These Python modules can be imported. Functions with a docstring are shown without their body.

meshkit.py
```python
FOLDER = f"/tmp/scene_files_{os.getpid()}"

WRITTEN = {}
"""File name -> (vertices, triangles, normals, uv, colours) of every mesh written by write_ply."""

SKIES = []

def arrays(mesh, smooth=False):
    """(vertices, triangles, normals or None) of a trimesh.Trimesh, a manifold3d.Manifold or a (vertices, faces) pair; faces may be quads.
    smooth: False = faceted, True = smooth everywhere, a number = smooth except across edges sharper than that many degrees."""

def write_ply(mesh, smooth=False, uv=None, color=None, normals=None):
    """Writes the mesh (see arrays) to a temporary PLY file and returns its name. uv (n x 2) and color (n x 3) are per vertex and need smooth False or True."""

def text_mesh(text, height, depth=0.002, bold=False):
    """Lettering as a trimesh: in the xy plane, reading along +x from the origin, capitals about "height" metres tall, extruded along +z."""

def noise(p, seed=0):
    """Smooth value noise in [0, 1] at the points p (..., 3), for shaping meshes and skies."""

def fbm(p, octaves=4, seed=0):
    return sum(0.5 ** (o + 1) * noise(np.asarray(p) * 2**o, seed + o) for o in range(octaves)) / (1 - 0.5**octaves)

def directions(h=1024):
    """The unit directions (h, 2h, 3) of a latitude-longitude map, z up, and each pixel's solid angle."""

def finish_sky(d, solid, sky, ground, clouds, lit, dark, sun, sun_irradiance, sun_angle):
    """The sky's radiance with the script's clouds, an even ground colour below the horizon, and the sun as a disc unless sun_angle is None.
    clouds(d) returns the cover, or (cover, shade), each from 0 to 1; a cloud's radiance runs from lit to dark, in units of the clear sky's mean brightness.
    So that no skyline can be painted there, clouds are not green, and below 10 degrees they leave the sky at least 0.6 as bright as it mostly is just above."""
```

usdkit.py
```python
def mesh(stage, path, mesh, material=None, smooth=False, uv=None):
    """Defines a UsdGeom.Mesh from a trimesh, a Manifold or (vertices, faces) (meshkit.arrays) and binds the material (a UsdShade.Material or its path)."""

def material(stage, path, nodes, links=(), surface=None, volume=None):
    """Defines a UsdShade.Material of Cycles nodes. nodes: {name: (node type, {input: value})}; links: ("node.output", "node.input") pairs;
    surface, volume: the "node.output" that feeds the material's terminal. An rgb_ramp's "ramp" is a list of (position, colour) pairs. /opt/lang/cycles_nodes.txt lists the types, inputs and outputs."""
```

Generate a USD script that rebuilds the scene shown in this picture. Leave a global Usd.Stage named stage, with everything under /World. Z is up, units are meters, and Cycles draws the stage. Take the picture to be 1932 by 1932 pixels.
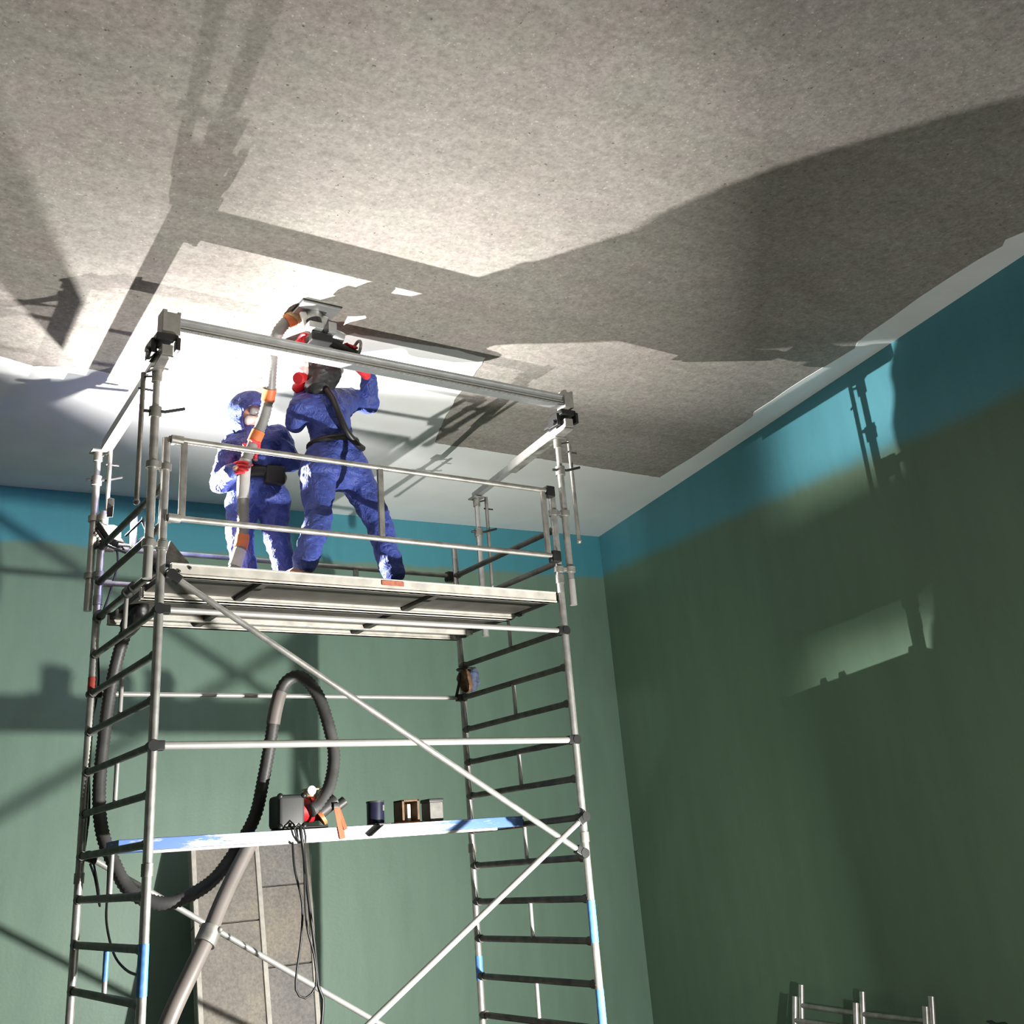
import math, random
import numpy as np, trimesh, manifold3d as m3, shapely.geometry as sg
from shapely.ops import unary_union
import usdkit, meshkit
from pxr import Usd, UsdGeom, UsdLux, UsdShade, Gf, Sdf

random.seed(7)
rng = np.random.default_rng(7)
stage = Usd.Stage.CreateInMemory()
UsdGeom.SetStageUpAxis(stage, 'Z')
UsdGeom.SetStageMetersPerUnit(stage, 1.0)
UsdGeom.Xform.Define(stage, '/World')
UsdGeom.Scope.Define(stage, '/World/Looks')

# All lengths below are written in "tower units" (a rung every 0.28) and turned into metres by S.
# x runs along the tower, y towards the back wall, z up; z = 0 is a rung just under the deck.
S = 0.893
# ------------------------------------------------------------------ camera
CAM = np.array([-2.01821, -6.87644, -1.62912])
YAW, PITCH, ROLL = 0.61658, 0.38415, -0.08318
FPX, CX, CY = 2038.447, 960.964, 788.768
def _rot():
    cy, sy, cp, sp = math.cos(YAW), math.sin(YAW), math.cos(PITCH), math.sin(PITCH)
    f = np.array([sy * cp, cy * cp, sp]); r = np.array([cy, -sy, 0.0]); u = np.cross(r, f)
    c, s = math.cos(ROLL), math.sin(ROLL)
    return c * r + s * u, -s * r + c * u, f
R_, U_, F_ = _rot()
APERTURE = 36.0
cam = UsdGeom.Camera.Define(stage, '/World/camera')
cam.CreateHorizontalApertureAttr(APERTURE); cam.CreateVerticalApertureAttr(APERTURE)
cam.CreateFocalLengthAttr(FPX / 1932 * APERTURE)
cam.CreateHorizontalApertureOffsetAttr((966 - CX) / 1932 * APERTURE)
cam.CreateVerticalApertureOffsetAttr(-(966 - CY) / 1932 * APERTURE)
cam.CreateClippingRangeAttr(Gf.Vec2f(0.05, 200))
_m = Gf.Matrix4d(1.0)
for i, v in enumerate((R_, U_, -F_, CAM * S)):
    _m.SetRow(i, Gf.Vec4d(*map(float, v), 1.0 if i == 3 else 0.0))
cam.AddTransformOp().Set(_m)
cam.CreateExposureAttr(0.0)
# ------------------------------------------------------------------ lamps (their housings are built further down)
LAMP1 = np.array([0.10, 1.50, 0.985])          # LED flood on the tower's far left post
LAMP1_N = np.array([0.53, -0.60, 0.60]); LAMP1_N /= np.linalg.norm(LAMP1_N)
LAMP1_AIM = np.array([0.615, -0.787, -0.05]); LAMP1_AIM /= np.linalg.norm(LAMP1_AIM)
LAMP2 = np.array([3.45, -2.9, -2.75])           # flood on a floor tripod, in front of the tower, below the picture
LAMP2_N = np.array([-0.70, 0.68, -0.06]); LAMP2_N /= np.linalg.norm(LAMP2_N)
LAMP3 = np.array([3.9, -5.6, -2.6])            # a weaker flood beside the right wall, also below the picture
LAMP3_N = np.array([0.72, 0.60, 0.25]); LAMP3_N /= np.linalg.norm(LAMP3_N)
POWER1, POWER1_SPOT, POWER2, POWER3 = 44.0, 160.0, 212.0, 22.0
def lamp_matrix(pos, n):
    z = -np.asarray(n, float); z /= np.linalg.norm(z)
    x = np.cross([0, 0, 1.0], z); x /= np.linalg.norm(x); y = np.cross(z, x)
    M = Gf.Matrix4d(1.0)
    for i, v in enumerate((x, y, z, np.asarray(pos) * S)):
        M.SetRow(i, Gf.Vec4d(*map(float, v), 1.0 if i == 3 else 0.0))
    return M
def disk_light(path, pos, n, radius, watts, color, cone=None, soft=0.5):
    l = UsdLux.DiskLight.Define(stage, path)
    l.CreateRadiusAttr(radius); l.CreateColorAttr(Gf.Vec3f(*color))
    l.CreateIntensityAttr(watts / (math.pi * radius * radius)); l.CreateNormalizeAttr(False)
    if cone:
        sh = UsdLux.ShapingAPI.Apply(l.GetPrim()); sh.CreateShapingConeAngleAttr(cone); sh.CreateShapingConeSoftnessAttr(soft)
    l.AddTransformOp().Set(lamp_matrix(pos, n))
    return l
C1, C2 = (1.0, 0.965, 0.94), (1.0, 0.98, 0.93)
disk_light('/World/lamp_light_wide', LAMP1, LAMP1_N, 0.008, POWER1, C1)
sp = UsdLux.SphereLight.Define(stage, '/World/lamp_light_beam')
sp.CreateRadiusAttr(0.008); sp.CreateColorAttr(Gf.Vec3f(*C1)); sp.CreateIntensityAttr(POWER1_SPOT / (math.pi * 0.008 ** 2)); sp.CreateNormalizeAttr(False)
_sh = UsdLux.ShapingAPI.Apply(sp.GetPrim()); _sh.CreateShapingConeAngleAttr(52.0); _sh.CreateShapingConeSoftnessAttr(1.0)
sp.AddTransformOp().Set(lamp_matrix(LAMP1 + LAMP1_N * 0.012, LAMP1_AIM))
disk_light('/World/floor_lamp_light', LAMP2, LAMP2_N, 0.05, POWER2, C2)
disk_light('/World/side_lamp_light', LAMP3, LAMP3_N, 0.12, POWER3, C2)

# ------------------------------------------------------------------ points from the photograph on planes of known depth
def ray(px, py):
    return F_ + (px - CX) / FPX * R_ - (py - CY) / FPX * U_
def at(px, py, y):
    d = ray(px, py); return CAM + d * (y - CAM[1]) / d[1]
def at_z(px, py, z):
    d = ray(px, py); return CAM + d * (z - CAM[2]) / d[2]
def at_plane(px, py, o, n):
    d = ray(px, py); return CAM + d * (np.dot(np.asarray(o) - CAM, n) / np.dot(d, n))

L, W, SP = 3.2228, 1.5943, 0.28
ZC, ZF = 2.32, -4.2

# ------------------------------------------------------------------ helpers
_names = {}
def numbered(parent, name):
    k = (str(parent), name); n = _names.get(k, 0); _names[k] = n + 1
    return f'{parent}/{name}' + (f'_{n:03d}' if n else '')
def keys(prim, label=None, cat=None, group=None, kind=None):
    for k, v in (('label', label), ('category', cat), ('group', group), ('kind', kind)):
        if v: prim.SetCustomDataByKey(k, v)
    return prim
origin = {}
def thing(name, label, cat, loc, group=None):
    path = numbered('/World', name)
    x = UsdGeom.Xform.Define(stage, path); loc = np.asarray(loc, float)
    x.AddTranslateOp().Set(Gf.Vec3d(*(loc * S)))
    origin[path] = loc
    return keys(x.GetPrim(), label, cat, group)
def as_mesh(m):
    if isinstance(m, (list,)):
        return trimesh.util.concatenate([as_mesh(x) for x in m])
    if hasattr(m, 'to_mesh'):
        t = m.to_mesh(); return trimesh.Trimesh(t.vert_properties[:, :3], t.tri_verts, process=False)
    return m
def part(parent, name, mesh, mat, smooth=40, label=None, kind=None, uv=None):
    """One Mesh prim under parent (a prim or '/World'); vertices are given in tower units of the world."""
    pp = parent if isinstance(parent, str) else str(parent.GetPath())
    path = numbered(pp, name)
    top = '/'.join(pp.split('/')[:3])
    o = origin.get(top, np.zeros(3))
    m = as_mesh(mesh).copy(); m.vertices = (np.asarray(m.vertices) - o) * S
    g = usdkit.mesh(stage, path, m, M[mat], smooth=smooth)
    keys(g.GetPrim(), label, None, None, kind)
    return g.GetPrim()
def solo(name, mesh, mat, label, cat, smooth=40, group=None, kind=None):
    p = part('/World', name, mesh, mat, smooth)
    return keys(p, label, cat, group, kind)
def struct(name, mesh, mat, smooth=False, label=None):
    p = part('/World', name, mesh, mat, smooth); return keys(p, label, None, None, 'structure')

def box(lo, hi):
    lo, hi = np.asarray(lo, float), np.asarray(hi, float)
    b = trimesh.creation.box(hi - lo); b.apply_translation((lo + hi) / 2); return b
def rbox(lo, hi, r=0.008):
    """A box with rounded edges."""
    lo, hi = np.asarray(lo, float), np.asarray(hi, float); r = min(r, *((hi - lo) / 2.05))
    pts = []
    for c in np.ndindex(2, 2, 2):
        p = np.where(c, hi - r, lo + r)
        for d in np.ndindex(3, 3, 3):
            v = np.array(d) - 1.0
            if v.any(): pts.append(p + v / np.linalg.norm(v) * r)
    return as_mesh(m3.Manifold.hull_points(np.array(pts)))
def frame_of(a, b, up=(0, 0, 1.0)):
    a, b = np.asarray(a, float), np.asarray(b, float); d = b - a; n = np.linalg.norm(d); d = d / n
    up = np.asarray(up, float)
    if abs(np.dot(d, up)) > 0.98: up = np.array([0, 1.0, 0])
    s = np.cross(up, d); s /= np.linalg.norm(s); u = np.cross(d, s)
    return d, s, u, n
def obar(a, b, w, h, up=(0, 0, 1.0), r=0.006):
    """A bar of w (across) by h (along up) from a to b."""
    d, s, u, n = frame_of(a, b, up)
    m = rbox((-w / 2, -h / 2, 0), (w / 2, h / 2, n), r)
    T = np.eye(4); T[:3, 0], T[:3, 1], T[:3, 2], T[:3, 3] = s, u, d, a
    m.apply_transform(T); return m
def tube(a, b, r, seg=12, r2=None, cap=True):
    d, s, u, n = frame_of(a, b); a = np.asarray(a, float); b = np.asarray(b, float)
    r2 = r if r2 is None else r2
    t = np.arange(seg) / seg * 2 * np.pi
    ring = np.outer(np.cos(t), s) + np.outer(np.sin(t), u)
    v = np.vstack([a + ring * r, b + ring * r2, a, b]); f = []
    for i in range(seg):
        j = (i + 1) % seg
        f += [[i, j, seg + j], [i, seg + j, seg + i], [2 * seg, j, i], [2 * seg + 1, seg + i, seg + j]]
    return trimesh.Trimesh(v, f, process=False)
def spline(pts, n=12):
    p = np.asarray(pts, float); p = np.vstack([2 * p[0] - p[1], p, 2 * p[-1] - p[-2]]); out = []
    for i in range(1, len(p) - 2):
        for t in np.linspace(0, 1, n, endpoint=False):
            a, b, c, d = p[i - 1:i + 3]
            out.append(0.5 * (2 * b + (c - a) * t + (2 * a - 5 * b + 4 * c - d) * t * t + (3 * b - a - 3 * c + d) * t ** 3))
    out.append(p[-2]); return np.array(out)
def resample(path, step):
    d = np.r_[0, np.cumsum(np.linalg.norm(np.diff(path, axis=0), axis=1))]
    n = max(2, int(d[-1] / step)); t = np.linspace(0, d[-1], n + 1)
    return np.stack([np.interp(t, d, path[:, k]) for k in range(3)], 1)
def sweep(path, radius, seg=12):
    """A round tube along a path; radius a number or one per point."""
    p = np.asarray(path, float); n = len(p); r = np.broadcast_to(np.asarray(radius, float), n)
    t = np.gradient(p, axis=0); t /= np.linalg.norm(t, axis=1, keepdims=True)
    s = np.cross([0, 0, 1.0], t[0]); s = s if np.linalg.norm(s) > 0.05 else np.cross([0, 1.0, 0], t[0])
    ang = np.arange(seg) / seg * 2 * np.pi; V = []
    for i in range(n):
        s = s - np.dot(s, t[i]) * t[i]; s /= np.linalg.norm(s); u = np.cross(t[i], s)
        V.append(p[i] + r[i] * (np.outer(np.cos(ang), s) + np.outer(np.sin(ang), u)))
    V = np.vstack(V + [p[:1], p[-1:]]); f = []
    for i in range(n - 1):
        for k in range(seg):
            a, b = i * seg + k, i * seg + (k + 1) % seg
            f += [[a, b, b + seg], [a, b + seg, a + seg]]
    for k in range(seg):
        f += [[n * seg, (k + 1) % seg, k], [n * seg + 1, (n - 1) * seg + k, (n - 1) * seg + (k + 1) % seg]]
    return trimesh.Trimesh(V, f, process=False)
def hose(pts, r, rib=0.006, pitch=0.028, seg=14):
    p = resample(spline(pts), pitch / 2); k = np.arange(len(p))
    return sweep(p, r + rib * (k % 2) - rib / 2, seg)
def ball(c, r, s=(1, 1, 1), sub=2):
    m = trimesh.creation.icosphere(sub, 1.0); m.vertices = m.vertices * np.asarray(s) * r + np.asarray(c); return m
def hull(spheres, sub=2):
    ico = trimesh.creation.icosphere(sub, 1.0).vertices
    return m3.Manifold.hull_points(np.vstack([ico * r + np.asarray(c) for c, r in spheres]))
def organic(bones, step=0.03, it=12, amp=0.0, freq=9.0, seed=0, fold=None):
    """Hulls of spheres joined, refined, smoothed and creased."""
    man = m3.Manifold.batch_boolean([hull(b) for b in bones], m3.OpType.Add)
    m = as_mesh(man.refine_to_length(step)); m.merge_vertices()
    trimesh.smoothing.filter_taubin(m, 0.5, -0.53, it)
    if amp:
        n = m.vertex_normals; v = np.asarray(m.vertices)
        q = meshkit.fbm(v * freq * np.array([1, 1, 1.35]), 3, seed)
        ridge = 1 - np.abs(q - 0.5) * 5
        m.vertices = v + n * (amp * np.clip(ridge, -1, 1))[:, None]
    return m
def ext(poly, lo, hi):
    out = []
    for g in getattr(poly, 'geoms', [poly]):
        e = trimesh.creation.extrude_polygon(g, hi - lo, engine='earcut'); e.apply_translation((0, 0, lo)); out.append(e)
    return trimesh.util.concatenate(out)

# ------------------------------------------------------------------ materials
M = {}
def mat(name, nodes, links=(), surface='p.BSDF'):
    M[name] = usdkit.material(stage, '/World/Looks/' + name, nodes, links, surface)
def plain(name, color, rough=0.5, metal=0.0, vary=0.12, scale=20.0, bump=0.0, spec=0.5, bscale=None):
    c = np.array(color, float)
    nodes = {'g': ('geometry', {}), 'n': ('noise_texture', {'scale': scale, 'detail': 4.0}),
             'r': ('rgb_ramp', {'ramp': [(0.3, tuple(c * (1 - vary))), (0.7, tuple(np.minimum(c * (1 + vary), 1)))]}),
             'p': ('principled_bsdf', {'roughness': rough, 'metallic': metal, 'specular_ior_level': spec})}
    links = [('g.position', 'n.vector'), ('n.fac', 'r.fac'), ('r.color', 'p.base_color')]
    if bump:
        nodes['n2'] = ('noise_texture', {'scale': bscale or scale * 3, 'detail': 3.0})
        nodes['b'] = ('bump', {'strength': bump, 'distance': 0.01})
        links += [('g.position', 'n2.vector'), ('n2.fac', 'b.height'), ('b.normal', 'p.normal')]
    mat(name, nodes, links)
plain('aluminium', (0.52, 0.51, 0.48), 0.38, 0.75, 0.22, 14, 0.05)
plain('aluminium_dull', (0.34, 0.33, 0.30), 0.5, 0.7, 0.30, 11, 0.08)
plain('rung_metal', (0.12, 0.117, 0.105), 0.55, 0.55, 0.35, 12, 0.1)
plain('aluminium_bright', (0.47, 0.465, 0.44), 0.4, 0.5, 0.06, 9)
plain('rail_grey', (0.46, 0.47, 0.47), 0.42, 0.6, 0.10, 12)
plain('plate_grey', (0.30, 0.285, 0.26), 0.55, 0.35, 0.12, 16)
plain('deck_edge', (0.60, 0.57, 0.51), 0.45, 0.25, 0.22, 9, 0.05)
plain('deck_under', (0.050, 0.045, 0.038), 0.55, 0.0, 0.3, 7)
plain('black', (0.014, 0.014, 0.014), 0.45, 0, 0.2)
plain('dark_rubber', (0.035, 0.034, 0.033), 0.5, 0, 0.35, 9, 0.1)
plain('machine_grey', (0.026, 0.027, 0.026), 0.5, 0, 0.15, 8)
plain('hose_grey', (0.22, 0.216, 0.208), 0.45, 0, 0.18, 9)
plain('hose_dark', (0.055, 0.054, 0.052), 0.5, 0, 0.35, 6)
plain('hose_taupe', (0.165, 0.145, 0.132), 0.42, 0, 0.10, 5)
plain('white_cuff', (0.46, 0.45, 0.43), 0.5, 0, 0.10, 14)
plain('orange', (0.62, 0.17, 0.055), 0.5, 0, 0.2, 12)
plain('orange_strap', (0.55, 0.085, 0.025), 0.6, 0, 0.15, 14)
plain('brass', (0.55, 0.40, 0.20), 0.45, 0.3, 0.35, 22)
plain('red_paint', (0.30, 0.045, 0.03), 0.5, 0, 0.25, 30)
plain('blue_paint', (0.10, 0.27, 0.62), 0.45, 0, 0.2, 30)
plain('label_red', (0.40, 0.14, 0.09), 0.5, 0, 0.2, 40)
plain('glove_red', (0.70, 0.035, 0.045), 0.65, 0, 0.2, 20, 0.2)
plain('filter_red', (0.42, 0.015, 0.02), 0.45, 0, 0.15, 20)
plain('boot_brown', (0.30, 0.12, 0.06), 0.55, 0, 0.25, 20)
plain('skin', (0.55, 0.33, 0.23), 0.5, 0, 0.08, 30)
plain('mask_white', (0.80, 0.79, 0.77), 0.45, 0, 0.05)
plain('goggle', (0.20, 0.21, 0.22), 0.15, 0, 0.05)
plain('eye', (0.05, 0.04, 0.035), 0.2, 0, 0.05)
plain('wood_brown', (0.12, 0.062, 0.028), 0.6, 0, 0.3, 20)
plain('box_grey', (0.15, 0.145, 0.13), 0.6, 0, 0.2, 20)
plain('can_blue', (0.012, 0.014, 0.034), 0.35, 0, 0.2, 20)
plain('cloth_blue', (0.06, 0.075, 0.13), 0.8, 0, 0.35, 25)
plain('cloth_grey', (0.17, 0.165, 0.15), 0.85, 0, 0.3, 30, 0.3)
plain('floor_paint', (0.075, 0.07, 0.065), 0.7, 0, 0.2, 2)
plain('lens_dark', (0.02, 0.02, 0.02), 0.3)
def cloth():
    mat('coverall', {'g': ('geometry', {}), 'n': ('noise_texture', {'scale': 11.0, 'detail': 5.0, 'distortion': 0.6}),
        'r': ('rgb_ramp', {'ramp': [(0.25, (0.018, 0.034, 0.17)), (0.55, (0.032, 0.056, 0.27)), (0.8, (0.055, 0.090, 0.36))]}),
        'w': ('noise_texture', {'scale': 16.0, 'detail': 2.0, 'distortion': 2.0}), 'b': ('bump', {'strength': 0.5, 'distance': 0.03}),
        'p': ('principled_bsdf', {'roughness': 0.62, 'sheen_weight': 0.05})},
        [('g.position', 'n.vector'), ('n.fac', 'r.fac'), ('r.color', 'p.base_color'), ('g.position', 'w.vector'), ('w.fac', 'b.height'), ('b.normal', 'p.normal')])
cloth()
def emit(name, color, strength):
    mat(name, {'e': ('emission', {'color': color, 'strength': strength})}, (), 'e.emission')
emit('lens_glow', (1.0, 0.90, 0.72), 60.0)

def concrete():
    """Stripped concrete soffit: grey-beige, brushed along the tower, with dark pores and pale specks."""
    mat('raw_concrete', {
        'g': ('geometry', {}),
        'm': ('mapping', {'scale': (0.7, 1.6, 1.0)}),
        'big': ('noise_texture', {'scale': 1.1, 'detail': 5.0, 'roughness': 0.6}),
        'brush': ('mapping', {'scale': (1.6, 9.0, 1.0), 'rotation': (0, 0, 0.05)}),
        'bn': ('noise_texture', {'scale': 1.0, 'detail': 4.0, 'distortion': 0.4}),
        'grain': ('noise_texture', {'scale': 38.0, 'detail': 6.0, 'roughness': 0.75}),
        'pore': ('noise_texture', {'scale': 34.0, 'detail': 2.0, 'roughness': 0.5}),
        'fine': ('noise_texture', {'scale': 60.0, 'detail': 2.0}), 'mot': ('noise_texture', {'scale': 15.0, 'detail': 3.0, 'roughness': 0.65}), 'tint': ('noise_texture', {'scale': 2.4, 'detail': 2.0}),
        'mc': ('rgb_ramp', {'ramp': [(0.32, (0.86, 0.86, 0.86)), (0.68, (1.13, 1.13, 1.13))]}), 'tc': ('rgb_ramp', {'ramp': [(0.35, (0.985, 1.0, 0.975)), (0.65, (1.025, 0.99, 1.0))]}),
        'x5': ('mix', {'mix_type': 'multiply', 'fac': 1.0}), 'x6': ('mix', {'mix_type': 'multiply', 'fac': 1.0}),
        'base': ('rgb_ramp', {'ramp': [(0.3, (0.265, 0.247, 0.222)), (0.5, (0.295, 0.278, 0.253)), (0.7, (0.325, 0.308, 0.282))]}),
        'bc': ('rgb_ramp', {'ramp': [(0.3, (0.93, 0.93, 0.93)), (0.7, (1.05, 1.05, 1.05))]}),
        'gc': ('rgb_ramp', {'ramp': [(0.30, (0.74, 0.72, 0.69)), (0.5, (1.0, 1.0, 1.0)), (0.70, (1.22, 1.21, 1.20))]}),
        'pc': ('rgb_ramp', {'ramp': [(0.235, (0.42, 0.41, 0.39)), (0.285, (1, 1, 1))]}),
        'wc': ('rgb_ramp', {'ramp': [(0.66, (0, 0, 0)), (0.76, (0.16, 0.155, 0.145))]}),
        'x1': ('mix', {'mix_type': 'multiply', 'fac': 1.0}), 'x2': ('mix', {'mix_type': 'multiply', 'fac': 1.0}),
        'x3': ('mix', {'mix_type': 'multiply', 'fac': 1.0}), 'x4': ('mix', {'mix_type': 'add', 'fac': 1.0}),
        'b': ('bump', {'strength': 0.15, 'distance': 0.01}),
        'p': ('principled_bsdf', {'roughness': 0.9, 'specular_ior_level': 0.2})},
        [('g.position', 'm.vector'), ('m.vector', 'big.vector'), ('big.fac', 'base.fac'), ('g.position', 'brush.vector'), ('brush.vector', 'bn.vector'),
         ('bn.fac', 'bc.fac'), ('g.position', 'grain.vector'), ('grain.fac', 'gc.fac'), ('g.position', 'pore.vector'), ('pore.fac', 'pc.fac'), ('g.position', 'fine.vector'), ('fine.fac', 'wc.fac'),
         ('base.color', 'x1.color1'), ('bc.color', 'x1.color2'), ('x1.color', 'x2.color1'), ('gc.color', 'x2.color2'),
         ('x2.color', 'x3.color1'), ('pc.color', 'x3.color2'), ('x3.color', 'x4.color1'), ('wc.color', 'x4.color2'), ('g.position', 'mot.vector'), ('mot.fac', 'mc.fac'), ('g.position', 'tint.vector'), ('tint.fac', 'tc.fac'), ('x4.color', 'x5.color1'), ('mc.color', 'x5.color2'), ('x5.color', 'x6.color1'), ('tc.color', 'x6.color2'), ('x6.color', 'p.base_color'),
         ('grain.fac', 'b.height'), ('b.normal', 'p.normal')])
concrete()
plain('ceiling_paint', (0.78, 0.79, 0.775), 0.6, 0, 0.03, 3, 0.04, 0.3, 60)

def wall_paint(name, green, teal, z0, slope, s_dir, s_org, soft):
    """Green wall with a teal band along the top; the sprayed edge of the band is at z0 + slope * distance along the wall."""
    green, teal = np.array(green), np.array(teal)
    edge = {'dot': ('vector_math', {'math_type': 'dot_product', 'vector2': tuple(s_dir)})}
    mat(name, {
        'g': ('geometry', {}), 'off': ('vector_math', {'math_type': 'subtract', 'vector2': tuple(np.array(s_org) * S)}), **edge,
        'sep': ('separate_xyz', {}), 'lin': ('math', {'math_type': 'multiply_add', 'value2': -slope, 'value3': -z0 * S}),
        'h': ('math', {'math_type': 'add'}), 'en': ('noise_texture', {'scale': 3.0, 'detail': 3.0}),
        'ea': ('math', {'math_type': 'multiply_add', 'value2': 0.10, 'value3': -0.05}), 'h2': ('math', {'math_type': 'add'}),
        'k': ('map_range', {'range_type': 'smoothstep', 'from_min': -soft, 'from_max': soft, 'to_min': 0.0, 'to_max': 1.0, 'clamp': True}),
        'st': ('mapping', {'scale': (3.0, 3.0, 0.6)}), 'sn': ('noise_texture', {'scale': 1.6, 'detail': 6.0, 'roughness': 0.65}),
        'gr': ('rgb_ramp', {'ramp': [(0.25, tuple(green * 0.90)), (0.5, tuple(green)), (0.75, tuple(green * 1.09))]}),
        'tr': ('rgb_ramp', {'ramp': [(0.25, tuple(teal * 0.92)), (0.75, tuple(teal * 1.06))]}),
        'x': ('mix', {}), 'fn': ('noise_texture', {'scale': 45.0, 'detail': 3.0}), 'b': ('bump', {'strength': 0.10, 'distance': 0.01}),
        'p': ('principled_bsdf', {'roughness': 0.48, 'specular_ior_level': 0.35})},
        [('g.position', 'off.vector1'), ('off.vector', 'dot.vector1'), ('dot.value', 'lin.value1'), ('g.position', 'sep.vector'), ('sep.z', 'h.value1'), ('lin.value', 'h.value2'),
         ('g.position', 'en.vector'), ('en.fac', 'ea.value1'), ('h.value', 'h2.value1'), ('ea.value', 'h2.value2'), ('h2.value', 'k.value'), ('k.result', 'x.fac'),
         ('g.position', 'st.vector'), ('st.vector', 'sn.vector'), ('sn.fac', 'gr.fac'), ('sn.fac', 'tr.fac'), ('gr.color', 'x.color1'), ('tr.color', 'x.color2'), ('x.color', 'p.base_color'),
         ('g.position', 'fn.vector'), ('fn.fac', 'b.height'), ('b.normal', 'p.normal')])
def toe_paint():
    """Plank edge: white with worn blue, bluest at both ends."""
    mat('toe_paint', {'g': ('geometry', {}), 'mp': ('mapping', {'scale': (2.0, 3.0, 14.0)}), 'n': ('noise_texture', {'scale': 2.2, 'detail': 5.0, 'roughness': 0.7}),
        'sep': ('separate_xyz', {}), 'd': ('math', {'math_type': 'subtract', 'value2': 1.35}), 'a': ('math', {'math_type': 'absolute'}),
        'e': ('map_range', {'range_type': 'smoothstep', 'from_min': 0.2, 'from_max': 1.25, 'to_min': -0.06, 'to_max': 0.24, 'clamp': True}), 's': ('math', {'math_type': 'add'}),
        'r': ('rgb_ramp', {'ramp': [(0.40, (0.40, 0.40, 0.42)), (0.47, (0.46, 0.46, 0.47)), (0.52, (0.24, 0.30, 0.46)), (0.56, (0.45, 0.46, 0.50)), (0.66, (0.08, 0.17, 0.42))]}),
        'p': ('principled_bsdf', {'roughness': 0.5})},
        [('g.position', 'mp.vector'), ('mp.vector', 'n.vector'), ('g.position', 'sep.vector'), ('sep.x', 'd.value1'), ('d.value', 'a.value1'), ('a.value', 'e.value'),
         ('n.fac', 's.value1'), ('e.result', 's.value2'), ('s.value', 'r.fac'), ('r.color', 'p.base_color')])
toe_paint()
def panel_mat(name, tint):
    t = np.array(tint)
    mat(name, {'g': ('geometry', {}), 'n': ('noise_texture', {'scale': 2.6, 'detail': 6.0, 'roughness': 0.7}), 'n2': ('noise_texture', {'scale': 38.0, 'detail': 5.0, 'roughness': 0.7}),
        'r': ('rgb_ramp', {'ramp': [(0.3, tuple(t * 0.78)), (0.52, tuple(t)), (0.7, tuple(t * np.array([1.22, 1.17, 1.05])))]}),
        'r2': ('rgb_ramp', {'ramp': [(0.3, (0.7, 0.7, 0.7)), (0.7, (1.22, 1.22, 1.22))]}), 'x': ('mix', {'mix_type': 'multiply', 'fac': 1.0}),
        'b': ('bump', {'strength': 0.3, 'distance': 0.01}), 'p': ('principled_bsdf', {'roughness': 0.85})},
        [('g.position', 'n.vector'), ('g.position', 'n2.vector'), ('n.fac', 'r.fac'), ('n2.fac', 'r2.fac'), ('r.color', 'x.color1'), ('r2.color', 'x.color2'), ('x.color', 'p.base_color'), ('n2.fac', 'b.height'), ('b.normal', 'p.normal')])
panel_mat('panel_concrete', (0.27, 0.245, 0.215)); panel_mat('panel_concrete_grey', (0.25, 0.235, 0.222))
plain('panel_edge', (0.50, 0.47, 0.42), 0.7, 0, 0.15, 18)

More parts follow.
